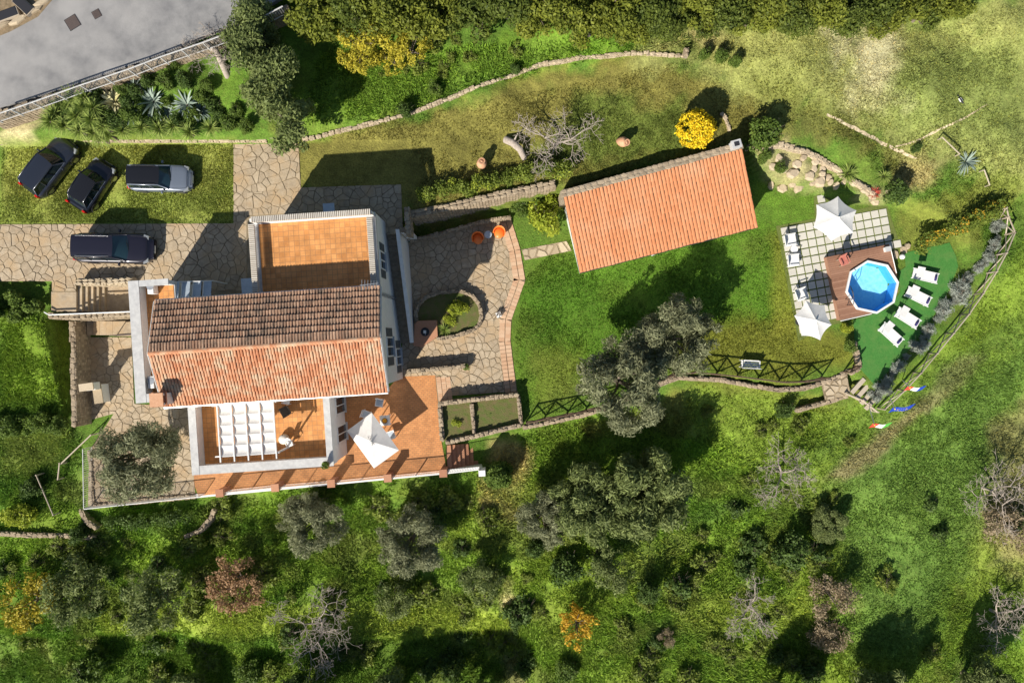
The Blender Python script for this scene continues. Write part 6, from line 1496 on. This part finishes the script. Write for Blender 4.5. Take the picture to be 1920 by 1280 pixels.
# weeds over the wild slope
random.seed(11)
for k in range(150):
    for _ in range(20):
        x, y = rnd(0, 1920), rnd(930, 1290)
        if not (x < 400 and y < 1010) and (x < 1560 or random.random() < .15): break
    kk = 'weedd' if random.random() < .28 else 'weed'; pq = G(x, y)
    plant('weed_clump', 'low leafy weed clump in the rough grass of the lower slope' if kk == 'weed' else 'dark low weed clump in the rough grass of the lower slope', 'weeds', kk, x, y, .2, rnd(.7, 1.6), 'weed clumps on the lower slope' if kk == 'weed' else 'dark weed clumps on the lower slope')
for k in range(14):
    x, y = rnd(560, 1080), 0; y = 225 - (x - 560) * .22 - rnd(10, 90)
    plant('weed_clump', 'low leafy weed clump on the bright bank above the curved wall', 'weeds', 'weed', x, y, .2, rnd(.5, 1.0), 'weed clumps on the bank')
for k in range(10):
    x, y = rnd(1320, 1600), rnd(740, 930)
    if x + y < 2500 and y > 770 or x > 1650: plant('weed_clump', 'low leafy weed clump on the slope beneath the flags', 'weeds', 'weed', x, y, .2, rnd(.5, 1.1), 'weed clumps beneath the flags')
# rosette plants
def blades(n, L, w, thick, el0, el1, m, droop=.3, name='leaf', tw=.0):
    b = MB()
    for k in range(n):
        a = k * 2.399 + rnd(-.2, .2); e = rad(rnd(el0, el1)); l = L * rnd(.75, 1.1); d = Vector((math.cos(a), math.sin(a), 0)); s = Vector((-math.sin(a), math.cos(a), 0)); S = 5; vs = []
        for i in range(S + 1):
            q = i / S; r = l * q; c = d * (math.cos(e) * r) + Vector((0, 0, math.sin(e) * r - droop * l * q * q)); ww = w * (.55 + 1.1 * q - .3 * q * q) * (1 - q ** 2.5) if thick else w * (1 - q ** 2)
            ww = max(ww, .004); vs += [c - s * ww + Vector((0, 0, ww * .5)), c, c + s * ww + Vector((0, 0, ww * .5))]
        fs = []
        for i in range(S): fs += [(3 * i, 3 * i + 1, 3 * i + 4, 3 * i + 3), (3 * i + 1, 3 * i + 2, 3 * i + 5, 3 * i + 4)]
        b.add(vs, fs)
    me = b.mesh(name, smooth=True); me.materials.append(M[m]); return me
def rosette(name, label, cat, px, py, zc, me, sc, group=None, stem=.0):
    z = 0.0
    for _ in range(6): p = P(px, py, z + zc); z = .5 * z + .5 * hz(p.x, p.y)
    p = P(px, py, z + zc); t = thing(name, label, cat, (p.x, p.y, hz(p.x, p.y)), rnd(0, 6.28), group); t.scale = (sc, sc, sc)
    o = obj('leaves', me, None, t); o.location = (0, 0, stem); b = MB(); b.tube([(0, 0, -.2), (0, 0, stem + .12)], [.12, .07], 7); b.build('stem', M['bark'], t, world=False); return t
AG = [blades(48, 1.6, .085, True, 0, 70, 'agave', .25), blades(42, 1.5, .085, True, 0, 70, 'agave', .3)]; AY = blades(60, 1.25, .09, True, 0, 75, 'agavey', .35)
YU = [blades(110, .8, .03, False, -15, 85, 'yucca', .2) for _ in range(3)]
rosette('agave', 'pale yellow edged agave, leftmost of the three by the road fence', 'agave', 203, 186, .8, AY, 1.0)
rosette('agave', 'blue green agave in the middle of the three by the road fence', 'agave', 277, 184, .8, AG[0], .95)
rosette('agave', 'blue green agave, rightmost of the three by the road fence', 'agave', 341, 190, .8, AG[1], .85)
rosette('agave', 'grey green agave on the stones of the far right slope', 'agave', 1820, 300, .6, AG[1], .7)
for k, (x, y) in enumerate(((238,205),(310,208),(370,205),(245,160))): rosette('agave', 'small blue green agave among the undergrowth of the road bank', 'agave', x, y, .5, AG[k % 2], rnd(.45, .6), 'small agaves on the road bank')
ys = [(90,225),(105,190),(130,178),(170,200),(195,248),(97,210),(120,195),(138,215),(112,232),(150,200),(165,222),(140,240),(168,246),(185,232),(152,180),(180,255)]
for k, (x, y) in enumerate(ys): rosette('yucca', 'green yucca in the clump beside the left end of the car park', 'yucca', x, y, 1.3, YU[k % 3], rnd(.95, 1.25), 'yucca clump left of the agaves', .8)
for k, (x, y, lab) in enumerate(((225,243,'first from the left'),(262,238,'second from the left'),(296,240,'third from the left'),(322,236,'fourth from the left'),(352,246,'fifth from the left'),(392,238,'last, beside the evergreen'))):
    rosette('yucca', 'green yucca in the row above the pale wall, ' + lab, 'yucca', x, y, .6, YU[k % 3], rnd(.85, 1.1), 'yuccas above the pale wall', .3)
rosette('yucca', 'dark spiky yucca on the rockery edge above the pool parasol', 'yucca', 1592, 325, .7, YU[0], 1.15, None, .4)
rosette('yucca', 'spiky yucca at the lower front of the kidney shaped bed', 'yucca', 832, 618, .7, YU[1], .85, None, .3)
rosette('yucca', 'small spiky yucca on the dry slope near the dark bush', 'yucca', 1660, 330, .5, YU[2], .8, None, .3)
RB = blades(60, .5, .03, False, 5, 80, 'red', .2)
rosette('red_plant', 'red leaved plant among the rockery stones', 'plant', 1645, 360, .4, RB, 1.05)
# bare trees
def bare(seed, R, Hh, br, levels=5, m='barkpale'):
    random.seed(seed); b = MB(); tk = MB()
    def grow(p, d, l, r, lv):
        mid = p + d * l * .5 + Vector((rnd(-1, 1), rnd(-1, 1), rnd(-.4, .6))) * l * .1; e = p + d * l + Vector((rnd(-1, 1), rnd(-1, 1), 0)) * l * .12
        (tk if lv >= levels - 1 else b).tube([p, mid, e], [r, r * .85, r * .68], 7 if lv > 2 else (5 if lv > 1 else 4), lc=.5)
        if lv == 0: return
        for k in range(3 if lv > 1 else 2):
            a = Vector((rnd(-1, 1), rnd(-1, 1), rnd(-.35, .5))); nd = (d * .65 + a * .95).normalized(); nd.z = max(nd.z, -.15) * .75; grow(e if k < 2 else mid, nd.normalized(), l * rnd(.62, .86), max(.011, r * .56), lv - 1)
    for k in range(3): a = k * 2.1 + rnd(0, 1); grow(Vector((0, 0, Hh * .3)), Vector((math.cos(a) * .9, math.sin(a) * .9, .6)).normalized(), R * .38, br * .7, levels - 1)
    tk.tube([(0, 0, -.3), (.05, .02, Hh * .15), (0, 0, Hh * .32)], [br * 1.5, br, br * .9], 9, lc=.5)
    mb = b.mesh('branches'); mb.materials.append(M[m]); mt = tk.mesh('trunk', smooth=True); mt.materials.append(M[m]); random.seed(seed + 99); return mb, mt
BT = [bare(3, 3.0, 2.6, .11, 6), bare(8, 3.0, 2.6, .1, 6), bare(15, 3.0, 2.8, .1, 6)]
def bare_tree(label, px, py, zc, sc, v, rz=0):
    z = 0.0
    for _ in range(6): p = P(px, py, z + zc); z = .5 * z + .5 * hz(p.x, p.y)
    p = P(px, py, z + zc); t = thing('bare_tree', label, 'tree', (p.x, p.y, hz(p.x, p.y) - .05), rz); t.scale = (sc, sc, sc); obj('branches', BT[v][0], None, t); obj('trunk', BT[v][1], None, t); return t
bare_tree('leafless pale tree on the upper lawn left of the small house', 1042, 262, 1.8, .95, 0)
bare_tree('leafless tree leaning over the road fence beside the agaves', 385, 85, 2.0, .72, 1, 1.0)
bare_tree('leafless pale tree at the bottom, left of centre', 595, 1180, 2.0, 1.05, 2, .5)
bare_tree('leafless pale tree on the slope beneath the dark round bush', 1475, 890, 1.6, .92, 1, 2.0)
bare_tree('leafless pale tree near the bottom, between the brown bushes', 1415, 1150, 1.8, .85, 0, 1.2)
bare_tree('leafless tree at the right edge of the slope', 1880, 925, 1.8, .95, 2, 2.6)
bare_tree('leafless tree at the lower right corner', 1890, 1160, 1.8, .9, 0, 4.0)
# thick pruned stumps beside two of them
for (pts_, r, lab) in (((( 948,262,3.3),(962,268,3.7),(975,280,3.8),(983,297,3.2)), .24, 'thick pinkish trunk lying curved beside the leafless lawn tree'), (((428,146,4.6),(418,122,5.4),(405,95,6.0),(385,82,6.2)), .2, 'thick bare limb arching up to the road fence')):
    q = [P(*a) for a in pts_]; t = thing('fallen_trunk', lab, 'trunk', q[0]); MB().tube(q, [r, r * 1.05, r * .9, r * .75], 9).build('trunk', M['barkpale'], t, smooth=True); MB().tube([q[1], q[1] + Vector((.3, .5, .4))], [.07, .03], 5).build('stub', M['barkpale'], t)
